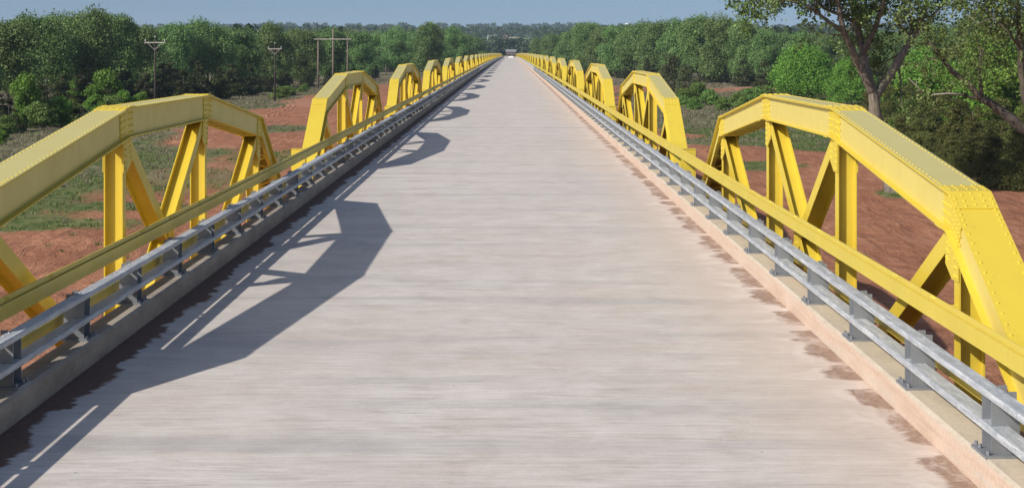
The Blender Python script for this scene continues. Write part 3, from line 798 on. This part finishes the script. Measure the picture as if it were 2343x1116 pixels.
for c, yt, Y in [(51, 258, 198), (86, 236, 205), (111, 230, 208), (139, 226, 210), (166, 232, 214), (215, 218, 228), (250, 216, 232), (285, 208, 238), (319, 212, 240), (10, 265, 190), (640, 196, 322), (662, 195, 335), (700, 196, 380), (690, 205, 362), (235, 232, 212), (5, 300, 168), (-20, 290, 175)]:
    x = px(c, Y); tree("bright" if c % 2 else "shrub", x, Y, htop(yt, Y, x), None, GS, random.uniform(.9, 1.3))
# right side
for c, yt, Y in [(1232, 92, 900), (1262, 84, 800), (1300, 76, 700), (1345, 56, 640), (1375, 68, 600), (1412, 64, 560), (1455, 54, 540), (1500, 56, 520), (1548, 46, 500), (1600, 44, 480), (1650, 46, 470),
                 (1705, 52, 455), (1760, 76, 450), (1830, 78, 470), (1900, 82, 480), (1970, 80, 450), (2050, 76, 430), (2130, 62, 400), (2240, 34, 330), (2310, 48, 320), (2380, 40, 300)]:
    x = px(c, Y); tree("cottonwood", x, Y, htop(yt, Y, x), None, GR, random.uniform(.85, 1.1))
GR2 = "cottonwoods behind the front row on the right"
for c, yt, Y in [(1245, 92, 1000), (1282, 86, 850), (1322, 76, 760), (1395, 72, 660), (1435, 68, 620), (1480, 62, 600), (1525, 58, 580), (1575, 54, 570), (1625, 52, 550), (1680, 56, 540), (1735, 70, 540), (1795, 78, 560), (1865, 78, 560), (1935, 76, 560), (2010, 74, 520), (2090, 72, 500), (2180, 66, 480), (2270, 60, 430), (2350, 50, 400)]:
    x = px(c, Y); tree("cottonwood", x, Y, htop(yt, Y, x), None, GR2, random.uniform(.9, 1.2))
GD = "dark understory cedars along the right tree line"
for c, yt, Y in [(1270, 120, 780), (1330, 122, 650), (1400, 125, 575), (1430, 130, 545), (1480, 130, 510), (1700, 130, 440), (1750, 135, 425), (1830, 135, 430), (1900, 140, 420), (1640, 120, 470), (1980, 130, 380), (2060, 130, 360), (2150, 120, 340), (2250, 110, 300), (2330, 110, 290)]:
    x = px(c, Y); tree("cedar", x, Y, htop(yt, Y, x), None, GD, random.uniform(1.0, 1.4))
GW = "loose willows beside the right trusses"
for c, yt, Y in [(1498, 168, 350), (1532, 128, 345), (1570, 150, 335), (1595, 178, 320)]:
    x = px(c, Y); tree("willow", x, Y, htop(yt, Y, x), None, GW, random.uniform(.8, 1.05))
GT = "low shrubs right of the bridge"
for c, yt, Y in [(1570, 200, 300), (1600, 190, 310), (1620, 205, 290), (1560, 218, 280), (1690, 212, 280), (1720, 200, 290), (1745, 195, 300), (1590, 222, 262), (1655, 222, 262), (1700, 222, 258)]:
    x = px(c, Y); tree("shrub", x, Y, htop(yt, Y, x), None, GT, random.uniform(1.0, 1.4))
x = px(1838, 310); tree("hackberry", x, 310, htop(112, 310, x), "broad domed bright green tree behind the nearest right truss", "round green trees right of the bridge", 1.0, 0)
x = px(1948, 290); tree("hackberry", x, 290, htop(140, 290, x), "smaller domed yellow-green tree beside the big cottonwood trunk", "round green trees right of the bridge", .95, 1)
x = px(2120, 262); tree("hackberry", x, 262, htop(120, 262, x), "domed green tree right of the big cottonwood trunk", "round green trees right of the bridge", .9, 1)
x = px(2270, 225); tree("hackberry", x, 225, htop(85, 225, x), "domed green tree near the right edge, beneath leaning limbs", "round green trees right of the bridge", .8, 0)
GM = "sunlit shrubs on the near right bank"
for c, yt, Y in [(2165, 250, 210), (2050, 190, 215), (2100, 165, 225), (2180, 150, 235), (2230, 190, 200), (2285, 175, 190), (2330, 150, 185), (2350, 250, 165), (2260, 250, 160), (2010, 240, 205), (2130, 260, 170), (2200, 255, 165), (2060, 265, 170)]:
    x = px(c, Y); tree("bright" if Y > 150 else "shrub", x, Y, htop(yt, Y, x), None, GM, random.uniform(1.0, 1.5))
GN = "near dark cedars on the right bank"
for c, yt, Y in [(1985, 205, 190), (2035, 190, 180), (2085, 180, 170), (2070, 250, 152), (2110, 225, 148), (2150, 205, 150), (2195, 215, 142), (2235, 235, 132), (2290, 210, 140), (2340, 225, 130), (2215, 300, 122), (2270, 290, 118), (2330, 285, 116), (2390, 240, 118), (2130, 300, 136), (2180, 290, 130)]:
    x = px(c, Y); tree("near_cedar", x, Y, htop(yt, Y, x), None, GN, random.uniform(1.0, 1.3))
WORD = {GL: "green cottonwood in the front of the left tree line", GL2: "cottonwood top showing behind the left tree line", GC: "dark cedar under the left tree line",
        GS: "low green shrub at the edge of the left field", GR: "green cottonwood in the front of the right tree line", GR2: "cottonwood top showing behind the right tree line",
        GD: "dark cedar under the right tree line", GW: "loose olive willow beyond the second right truss", GT: "low shrub in the grass right of the bridge", GN: "dark bushy cedar on the near right bank", GM: "sunlit green shrub among the cedars on the right bank"}
for g, lst in REG.items():
    if g not in WORD: continue
    lst.sort(key=lambda a: a[0])
    for i, (_, t) in enumerate(lst): t["label"] = "%s, %s from the left" % (WORD[g], ordinal(i))

# ---- understorey filling the foot of both tree lines
for side, Ys, Xs in ((-1, [200, 260, 300, 400, 500, 650, 900, 1130], [-64, -64, -63, -61, -54, -44, -34, -29]), (1, [260, 330, 420, 480, 560, 700, 900, 1130], [58, 58, 66, 58, 42, 32, 25, 18])):
    n = 60
    for i in range(n):
        Y = Ys[0]*(Ys[-1]/Ys[0])**((i+.5)/n)*random.uniform(.985, 1.015); x = float(np.interp(Y, Ys, Xs))+side*random.uniform(0, 14)
        if side < 0 and Y < 290: continue
        kind = random.choice(["cedar", "cedar", "shrub", "willow"]) if Y < 700 else random.choice(["cedar", "willow"])
        tree(kind, x, Y, random.uniform(4.5, 8.5) if kind != "shrub" else random.uniform(3, 4.5), None, "understorey growth along the %s tree line" % ("left" if side < 0 else "right"), random.uniform(1.1, 1.6))
for sd in ("left", "right"):
    lst = sorted(REG["understorey growth along the %s tree line" % sd], key=lambda a: a[0])
    for i, (_, t) in enumerate(lst):
        w_ = {"cedar": "dark cedar", "shrub": "green shrub", "willow": "olive young willow"}[t.name.split("_")[0].split(".")[0]]
        t["label"] = "%s in the shaded foot of the %s woods, %s from the left there" % (w_, sd, ordinal(i))
# ---- the two big near trees on the right, limbs placed one by one
def grow(name, label, base, limbs, seed, bark, leafmat, leaf=.075, twigs=26, nl=16, cat="tree", group=None, dead=()):
    rs = np.random.RandomState(seed); wood = MB(); LP = []; LN = []
    def branch(p, d, L, r, lv):
        n = 4; pts = [p]; rad = [r]; dd = d.normalized()
        for i in range(n):
            dd = (dd+Vector(rs.normal(size=3))*(.22 if lv > 1 else .16)+Vector((0, 0, .05 if lv < 2 else -.10))).normalized()
            pts.append(pts[-1]+dd*L/n); rad.append(r*(1-(i+1)/n*.8))
        wood.tube(pts, rad, 6 if lv < 2 else 4, False)
        if lv >= 3:
            for i in range(nl):
                t = .2+.8*rs.rand(); j = min(n-1, int(t*n)); q = pts[j].lerp(pts[j+1], t*n-j)
                LP.append(tuple(q+Vector(rs.normal(size=3))*(.17))); LN.append((0, 0, .6))
            return
        for i in range({0: 6, 1: 5, 2: 4}[lv]):
            t = .3+.7*(i+rs.rand())/{0: 6, 1: 5, 2: 4}[lv]; t = min(.99, t); j = min(n-1, int(t*n)); q = pts[j].lerp(pts[j+1], t*n-j)
            nd = (dd+Vector(rs.normal(size=3))*.85).normalized()
            branch(q, nd, L*rs.uniform(.38, .6), max(.008, rad[j]*.45), lv+1)
    for (pts, rads, spawn) in limbs:
        rads = [q*.86 for q in rads]
        P = [Vector(q) for q in pts]
        # smooth resample
        Q = []; RR = []
        for i in range(len(P)-1):
            for s in range(4):
                t = s/4; Q.append(P[i].lerp(P[i+1], t)+Vector(rs.normal(size=3))*rads[i]*.10*(0 if i+s == 0 else 1)); RR.append(rads[i]*(1-t)+rads[i+1]*t)
        Q.append(P[-1]); RR.append(rads[-1])
        wood.tube(Q, RR, 12 if rads[0] > .25 else 8, True)
        for k in range(spawn):
            t = rs.uniform(.3, 1.0); i = min(len(Q)-2, int(t*(len(Q)-1))); d = (Q[i+1]-Q[i]).normalized()
            nd = (d*.5+Vector(rs.normal(size=3))*.75+Vector((0, 0, .1))); branch(Q[i], nd, rs.uniform(1.6, 3.0), max(.025, RR[i]*.35), 1)
    root = empty(name, base, label, cat, group); bx, by, bz = base
    me = wood.mesh("trunk", bark, True); o = link("trunk", me, root); o.location = (-bx, -by, -bz)
    P = np.array(LP); V = leaf_quads(rs, P, np.array(LN), leaf, .8, 1.0)
    o = link("crown", quad_mesh("crown", V, leafmat, rs.rand(len(P))), root); o.location = (-bx, -by, -bz)
    if dead:
        b = MB()
        for pts, rads in dead: b.tube(pts, rads, 6)
        o = link("dead_branch", b.mesh("dead_branch", M_DEAD, True), root); o.location = (-bx, -by, -bz)
    return root
def P3(c, y, Y): return (px(c, Y), Y, zof(y, Y))
YA = 108
A = lambda c, y, d=0: P3(c, y, YA+d)
m2 = YA/F
grow("cottonwood_tree", "large near cottonwood with forked grey trunk rising behind the right truss", (px(2035, YA), YA, float(height(px(2035, YA), YA))),
     [([A(2052, 478), A(2040, 420), A(2018, 330), A(2002, 250), A(1996, 205), A(1990, 172)], [32*m2, 22*m2, 18*m2, 16*m2, 12*m2, 7*m2], 0),
      ([A(1996, 215), A(1972, 165, -.5), A(1948, 110, -1), A(1928, 70, -1.5), A(1918, 10, -2), A(1905, -60, -2)], [12*m2, 10*m2, 9*m2, 8*m2, 6*m2, 4*m2], 6),
      ([A(1928, 72, -1.5), A(1890, 45, -2), A(1850, 15, -2.5), A(1800, 0, -2.5), A(1750, 5, -2)], [6*m2, 5*m2, 4*m2, 3*m2, 1.5*m2], 10),
      ([A(1995, 215), A(1976, 130, .5), A(1962, 60, .8), A(1947, 0, 1), A(1930, -80, 1), A(1920, -180, 1)], [14*m2, 10*m2, 9*m2, 7*m2, 6*m2, 3*m2], 12),
      ([A(1960, 55, 1), A(1925, 35, 1), A(1885, 20, 2), A(1840, -30, 2), A(1780, -60, 2)], [6*m2, 5*m2, 4*m2, 3*m2, 2*m2], 11),
      ([A(1973, 125, .5), A(2000, 70, 0), A(2018, 20, -.5), A(2030, -50, -.5), A(2045, -140, -1)], [9*m2, 7*m2, 6*m2, 5*m2, 3*m2], 10),
      ([A(2000, 225), A(2030, 180, .6), A(2065, 125, 1), A(2095, 75, 1.5), A(2118, 20, 1.5), A(2130, -60, 1.5)], [13*m2, 11*m2, 10*m2, 9*m2, 7*m2, 4*m2], 9),
      ([A(2095, 75, 1.5), A(2130, 40, 1.5), A(2160, 10, 1), A(2190, -30, 1)], [5*m2, 4*m2, 3*m2, 2*m2], 8),
      ([A(1960, -40, 0), A(1900, -110, -1), A(1820, -150, -2), A(1740, -150, -2)], [5*m2, 4*m2, 3*m2, 2*m2], 9),
      ([A(1905, -60, -2), A(1850, -90, -3), A(1780, -80, -3), A(1720, -45, -3)], [4*m2, 3*m2, 2.4*m2, 1.2*m2], 12),
      ([A(2030, -50, -.5), A(2080, -110, 0), A(2140, -150, 1)], [5*m2, 4*m2, 2*m2], 8)],
     3, M_BARK, M_LEAFN, .088)
YB = 96
Bp = lambda c, y, d=0: P3(c, y, YB+d)
m3 = YB/F
grow("leaning_tree", "dark leaning tree whose long bare limb crosses the right edge", (px(2520, YB), YB, float(height(px(2520, YB), YB))),
     [([Bp(2525, 520), Bp(2505, 440), Bp(2460, 370), Bp(2400, 325), Bp(2343, 292), Bp(2290, 255), Bp(2245, 225)], [26*m3, 20*m3, 18*m3, 16*m3, 15*m3, 12*m3, 10*m3], 0),
      ([Bp(2245, 226), Bp(2215, 190), Bp(2180, 165), Bp(2160, 140), Bp(2140, 110), Bp(2120, 92)], [9*m3, 8*m3, 7*m3, 6*m3, 5*m3, 3*m3], 4),
      ([Bp(2248, 228), Bp(2243, 190), Bp(2240, 160), Bp(2245, 120), Bp(2235, 90)], [6*m3, 5*m3, 4*m3, 3*m3, 2*m3], 5),
      ([Bp(2260, 232), Bp(2230, 225), Bp(2200, 216), Bp(2165, 215)], [5*m3, 4*m3, 3.5*m3, 2*m3], 2),
      ([Bp(2480, 400), Bp(2400, 290), Bp(2345, 230), Bp(2337, 170), Bp(2335, 110), Bp(2330, 40), Bp(2325, -40), Bp(2320, -110)], [14*m3, 12*m3, 10*m3, 9*m3, 8*m3, 6*m3, 4*m3, 3*m3], 11),
      ([Bp(2335, 110), Bp(2310, 80, -1), Bp(2290, 55, -1), Bp(2275, 40, -1)], [4*m3, 3*m3, 2*m3, 1*m3], 4),
      ([Bp(2328, 20), Bp(2290, -10), Bp(2250, -40), Bp(2200, -70)], [4*m3, 3*m3, 2*m3, 1*m3], 3)],
     8, M_BARKD, M_LEAFN, .08,
     dead=[([Bp(2205, 217, -.2), Bp(2170, 214, -.3), Bp(2132, 217, -.4)], [2.2*m3, 2*m3, 1*m3]), ([Bp(2112, 213, -.3), Bp(2095, 195, -.3), Bp(2078, 178, -.3)], [1.8*m3, 1.4*m3, .6*m3]),
           ([Bp(2098, 198, -.3), Bp(2096, 182, -.3)], [1*m3, .5*m3]), ([Bp(2275, 40, -1), Bp(2235, 55, -1.2), Bp(2212, 32, -1.2)], [1*m3, .8*m3, .5*m3])])

# ------------------------------------------------------------------ far woods (one mass) on the far bank and the hills
rs = np.random.RandomState(77); VV = []; va = []
lmV, lmv, _ = crown(np.random.RandomState(4), 9, 5.0, 16, 300, .85, base=.1, crad=(.3, .5))
lmV2, lmv2, _ = crown(np.random.RandomState(9), 11, 5.0, 14, 300, .85, base=.1, crad=(.3, .5))
def scatter_wood(n, fn):
    for i in range(n):
        x, y, k = fn()
        if k is None: continue
        V, v = (lmV, lmv) if rs.rand() < .5 else (lmV2, lmv2); a = rs.rand()*6.28; ca, sa = math.cos(a), math.sin(a)
        R = np.array([[ca, -sa, 0], [sa, ca, 0], [0, 0, 1]])
        sel = rs.rand(len(V)) < (1.0 if y < 1600 else .6)
        VV.append((V[sel] @ R.T)*k*(1 if y < 1600 else 1.25)+np.array([x, y, float(height(x, y))-1])); va.append(np.clip(v[sel]*.8+rs.rand()*.3-.05, 0, 1))
def f_far():       # far bank wood behind the bridge end
    y = rs.uniform(1230, 1640); x = rs.uniform(-.17, .16)*y
    if abs(x+1) < 11 and y < 1432: return 0, 0, None
    return x, y, rs.uniform(.7, 1.0)*(1.25 if abs(x) > 45 else 1)
def f_hill():      # slope below and above the houses
    y = rs.uniform(1640, 2900); x = rs.uniform(-.16, .2)*y; c = 1166+x/y*F
    if y < 2330 and 1095 < c < 1225: return (x, y, rs.uniform(.3, .5)) if (rs.rand() < .9 and y < 2165) else (0, 0, None)
    if c < 1000 and y > 2350 and vn(np.array(x*.004), np.array(y*.004)) > .35: return 0, 0, None
    return x, y, rs.uniform(.7, 1.2)
def f_ridge():     # dark line of trees on the skyline
    y = rs.uniform(4150, 4350); x = rs.uniform(-.33, .33)*y
    return x, y, rs.uniform(1.0, 1.7)
scatter_wood(700, f_far); scatter_wood(1300, f_hill); scatter_wood(1000, f_ridge)
def f_behind(): return rs.uniform(-14, 12), rs.uniform(1436, 1475), rs.uniform(.9, 1.3)
scatter_wood(18, f_behind)
def f_side():      # woods far behind the side tree lines
    s = -1 if rs.rand() < .5 else 1; y = rs.uniform(650, 1250); x = s*rs.uniform(.05, .34)*y
    return x, y, rs.uniform(1.1, 1.5)
scatter_wood(330, f_side)
wood = link("distant_woods", quad_mesh("distant_woods", np.concatenate(VV), M_FAR, np.concatenate(va)))
tag(wood, "hazy far-off woods on the far bank and the hills", "woods", None, "stuff")

# ------------------------------------------------------------------ grass and brush in the fields
def blades(n, xr, yr, mask, hr, seed, name, label, m, per=9, spread=.3, w=.03):
    rs = np.random.RandomState(seed); X = rs.uniform(*xr, n); Y = yr[0]+(yr[1]-yr[0])*rs.rand(n)**1.3
    vis = (np.abs(X/Y) < .32) & (np.abs(X+.4) > 7)
    keep = vis & (rs.rand(n) < mask(X, Y)); X, Y = X[keep], Y[keep]; n = len(X)
    hh = rs.uniform(*hr, n)*(.6+.8*fbm(X*.2, Y*.2))
    X = np.repeat(X, per); Y = np.repeat(Y, per); hh = np.repeat(hh, per); N_ = len(X)
    a = rs.rand(N_)*6.28; q = rs.rand(N_)*spread; bx = X+np.cos(a)*q; by = Y+np.sin(a)*q; bz = height(bx, by)-.03
    lean = rs.uniform(.1, .7, N_)*hh; wv = w*(1+Y/250)
    t = rs.rand(N_)*3.14; dx, dy = np.cos(t)*wv, np.sin(t)*wv
    V = np.stack([np.stack([bx-dx, by-dy, bz], -1), np.stack([bx+dx, by+dy, bz], -1), np.stack([bx+np.cos(a)*lean, by+np.sin(a)*lean, bz+hh*rs.uniform(.6, 1, N_)], -1)], 1)
    o = link(name, quad_mesh(name, V, m, rs.rand(N_), 3)); tag(o, label, "grass", None, "stuff")
gmask = lambda x, y: np.clip(grass_mask(x, y)*1.2-.25+(fbm(x*.4, y*.4)-.5)*1.2, 0, 1)*(1-.6*dry_mask(x, y))
dmask = lambda x, y: np.clip(grass_mask(x, y)*1.2-.35+(fbm(x*.3+9, y*.3)-.5)*1.2, 0, 1)*(.15+.85*dry_mask(x, y))
blades(60000, (-75, 65), (70, 420), gmask, (.10, .30), 1, "green_grass", "short green grass and weeds beside the red river bed", M_GRASS)
blades(42000, (-75, 65), (85, 520), dmask, (.2, .55), 2, "dry_grass", "pale dry grass and brush in the fields beside the bridge", M_DRY, 10, .45)
blades(1400, (-24, -14), (60, 130), lambda x, y: np.full_like(x, .05), (.1, .25), 3, "weeds", "scattered weeds on bare red soil", M_GRASS, 8, .2)

# rubble along the small red cut bank
rs = np.random.RandomState(21)
b = MB()
for i in range(30):
    t = rs.rand(); Y = 236+46*t; x = px(622+50*t, Y)+rs.normal()*.8; s = rs.uniform(.1, .34); z = float(height(x, Y))
    vs = [tuple(np.array([x, Y, z+s*.2])+np.array(d)*s*rs.uniform(.7, 1.2)) for d in ((1, 0, 0), (0, 1, 0), (-1, 0, 0), (0, -1, 0), (0, 0, .8), (0, 0, -.8))]
    b.add(vs, [(0, 1, 4), (1, 2, 4), (2, 3, 4), (3, 0, 4), (1, 0, 5), (2, 1, 5), (3, 2, 5), (0, 3, 5)])
tag(link("rubble", b.mesh("rubble", M_ROCK)), "loose red clods along the cut bank left of the bridge", "rubble", None, "stuff")

# ------------------------------------------------------------------ utility poles
def pole(c, Y, ytop, rad, m, label, arm=2.6, vee=True, armz=.55, armmat=None):
    x = px(c, Y); g = float(height(x, Y)); h = zof(ytop, Y)-g
    r = empty("utility_pole", (x, Y, g), label, "utility pole", "utility poles left of the bridge")
    b = MB(); b.tube([(0, 0, -.3), (0, 0, h*.5), (0, 0, h)], [rad*1.0, rad*.85, rad*.6], 10); link("pole", b.mesh("pole", m, True), r)
    b = MB(); za = h-armz; b.box(-arm/2, arm/2, -rad-.12, -rad, za-.07, za+.07); link("crossarm", b.mesh("crossarm", armmat or M_ARM), r)
    if vee:
        b = MB()
        for s in (-1, 1): b.tube([(s*arm*.34, -rad-.16, za-.06), (0, -rad-.10, za-.95)], [.035, .035], 5)
        link("brace", b.mesh("brace", M_ARM), r)
    b = MB(); ins = [(-arm/2+.1, za+.07), (arm/2-.1, za+.07)]+([(0, h)] if vee else [])
    for xx, zz in ins:
        b = MB(); b.tube([(xx, -rad*.5 if xx else 0, zz), (xx, -rad*.5 if xx else 0, zz+.12), (xx, -rad*.5 if xx else 0, zz+.16), (xx, -rad*.5 if xx else 0, zz+.30)], [.03, .03, .09, .06], 8)
        link("insulator", b.mesh("insulator", M_INS, True), r)
pole(355, 230, 88, .17, M_POLED, "dark wooden utility pole with pale braced crossarm behind the nearest left truss", 2.65)
pole(629, 300, 102, .15, M_POLED, "dark utility pole at the edge of the grass left of the second truss", 2.3, armz=.75)
pole(883, 600, 104, .17, M_POLE, "thin grey utility pole with short crossarm in front of far trees", 2.9, False, 1.0)
x = px(762, 400); g = float(height(x, 400))
r = empty("pole_structure", (x, 400, g), "three grey wooden poles joined by one long crossarm, left of the bridge", "pole structure")
for c, yt, rad in ((728, 88, .19), (762, 65, .2), (795, 82, .15)):
    b = MB(); h = zof(yt, 400)-g; b.tube([(0, 0, -.3), (0, 0, h*.5), (0, 0, h)], [rad*1.2, rad, rad*.75], 10); link("pole", b.mesh("pole", M_POLE, True), r, (px(c, 400)-x, 0, 0))
b = MB(); z0 = zof(90, 400)-g; b.box(px(719, 400)-x, px(804, 400)-x, -.36, -.22, z0-.10, z0+.10); link("crossarm", b.mesh("crossarm", M_ARM), r)

# ------------------------------------------------------------------ far buildings and small far things
def house(name, label, c, Y, w, d, h, rh, wall, roof, zb=None, gable_front=False, win=(), cat="house"):
    x = px(c, Y); z = float(height(x, Y)) if zb is None else zb
    r = empty(name, (x, Y, z), label, cat)
    b = MB()
    if gable_front: b.prism([(-w/2, -2), (w/2, -2), (w/2, h), (0, h+rh), (-w/2, h)], 1, -d/2, d/2)
    else: b.prism([(-d/2, -2), (d/2, -2), (d/2, h), (0, h+rh), (-d/2, h)], 0, -w/2, w/2)
    link("wall", b.mesh("wall", wall), r)
    b = MB(); e = .5; t = .2
    if gable_front:
        for s in (-1, 1): b.prism([(s*(w/2+e), h-rh*e/(w/2)+.02), (0, h+rh+.02), (0, h+rh+t), (s*(w/2+e), h-rh*e/(w/2)+t)], 1, -d/2-e, d/2+e)
    else:
        for s in (-1, 1): b.prism([(s*(d/2+e), h-rh*e/(d/2)+.02), (0, h+rh+.02), (0, h+rh+t), (s*(d/2+e), h-rh*e/(d/2)+t)], 0, -w/2-e, w/2+e)
    link("roof", b.mesh("roof", roof), r)
    for (x0, x1, z0, z1, nm) in win:
        b = MB(); b.box(x0, x1, -d/2-.06, -d/2+.02, z0, z1); link(nm, b.mesh(nm, M_DARK), r)
    return r
ZE = deckz(YEND)
house("barn", "brown shed with grey metal roof standing at the far end of the road", 1169, 1420, 7.4, 8, 4.7, 1.6, M_BROWN, M_ROOF, ZE-1.3, False,
      ((-2.6, -.2, .2, 2.6, "door"), (1.2, 2.6, 1.4, 2.5, "window")), "shed")
house("house", "small white house on the far wooded hill", 1125, 2180, 10.5, 8, 2.8, 1.8, M_WHITE, M_ROOF, None, False,
      ((-3.6, -2.4, .8, 2.0, "window"), (-1, .2, 0, 2.1, "door"), (2.2, 3.6, .8, 2.0, "window")))
house("house", "brown gabled house on the hill right of the white house", 1155, 2200, 8.0, 8, 3.0, 3.4, M_BROWN, M_BROWN, None, True,
      ((-1.4, 1.4, 1.4, 3.8, "window"),))
b = MB(); b.box(px(1163, 2190), px(1193, 2190), 2190, 2191, zof(89, 2190)-3, zof(85.5, 2190)); tag(link("stone_wall", b.mesh("stone_wall", M_TAN)), "long pale tan wall on the hill beside the brown gabled house", "wall")
# water tower showing above the right tree line
Yw = 3400; x = px(1435, Yw); zt = zof(53.5, Yw); g = float(height(x, Yw))
r = empty("water_tower", (x, Yw, g), "pale water tower tank just showing above the right trees", "water tower")
b = MB(); b.tube([(0, 0, zt-g-3.4), (0, 0, zt-g-2.2), (0, 0, zt-g-.9), (0, 0, zt-g)], [1.2, 4.0, 3.6, .8], 20); link("tank", b.mesh("tank", M_WHITE, True), r)
b = MB(); b.tube([(0, 0, -1), (0, 0, zt-g-3.2)], [1.3, 1.1], 12); link("stem", b.mesh("stem", M_WHITE, True), r)
# white barrier and dark marker post at the bridge end
Yb = YEND+12; zb = ZE-.02
r = empty("barrier", (px(1169, Yb), Yb, zb), "low white barrier in front of the shed at the far end of the road", "barrier")
for i, dx in enumerate((-.85, .75)):
    b = MB(); b.prism([(-.35, 0), (.35, 0), (.30, .2), (.12, .45), (.10, 1.0), (-.10, 1.0), (-.12, .45), (-.30, .2)], 0, -.72, .72); link("barrier_block", b.mesh("barrier_block", M_WHITE), r, (dx, 0, 0))
r = empty("marker_post", (px(1176.5, Yb), Yb, zb), "thin dark marker post beside the white barrier at the road end", "post")
b = MB(); b.tube([(0, 0, 0), (0, 0, 1.9)], [.12, .12], 8); link("post", b.mesh("post", M_POLED), r)
b = MB(); b.box(-.22, .22, -.15, -.12, 1.35, 1.85); link("marker_plate", b.mesh("marker_plate", M_DARK), r)

# ------------------------------------------------------------------ haze
b = MB(); b.box(-4100, 4100, -420, 7700, GZ-8, 110)
m = bpy.data.materials.new("haze"); m.use_nodes = True; m.node_tree.nodes.clear()
out = m.node_tree.nodes.new("ShaderNodeOutputMaterial"); pv = m.node_tree.nodes.new("ShaderNodeVolumePrincipled")
pv.inputs["Color"].default_value = (.62, .80, 1.0, 1); pv.inputs["Density"].default_value = 9e-5; pv.inputs["Anisotropy"].default_value = .0
m.node_tree.links.new(pv.outputs[0], out.inputs["Volume"])
tag(link("haze", b.mesh("haze", m)), "thin blue air haze over the valley", "haze", None, "stuff")
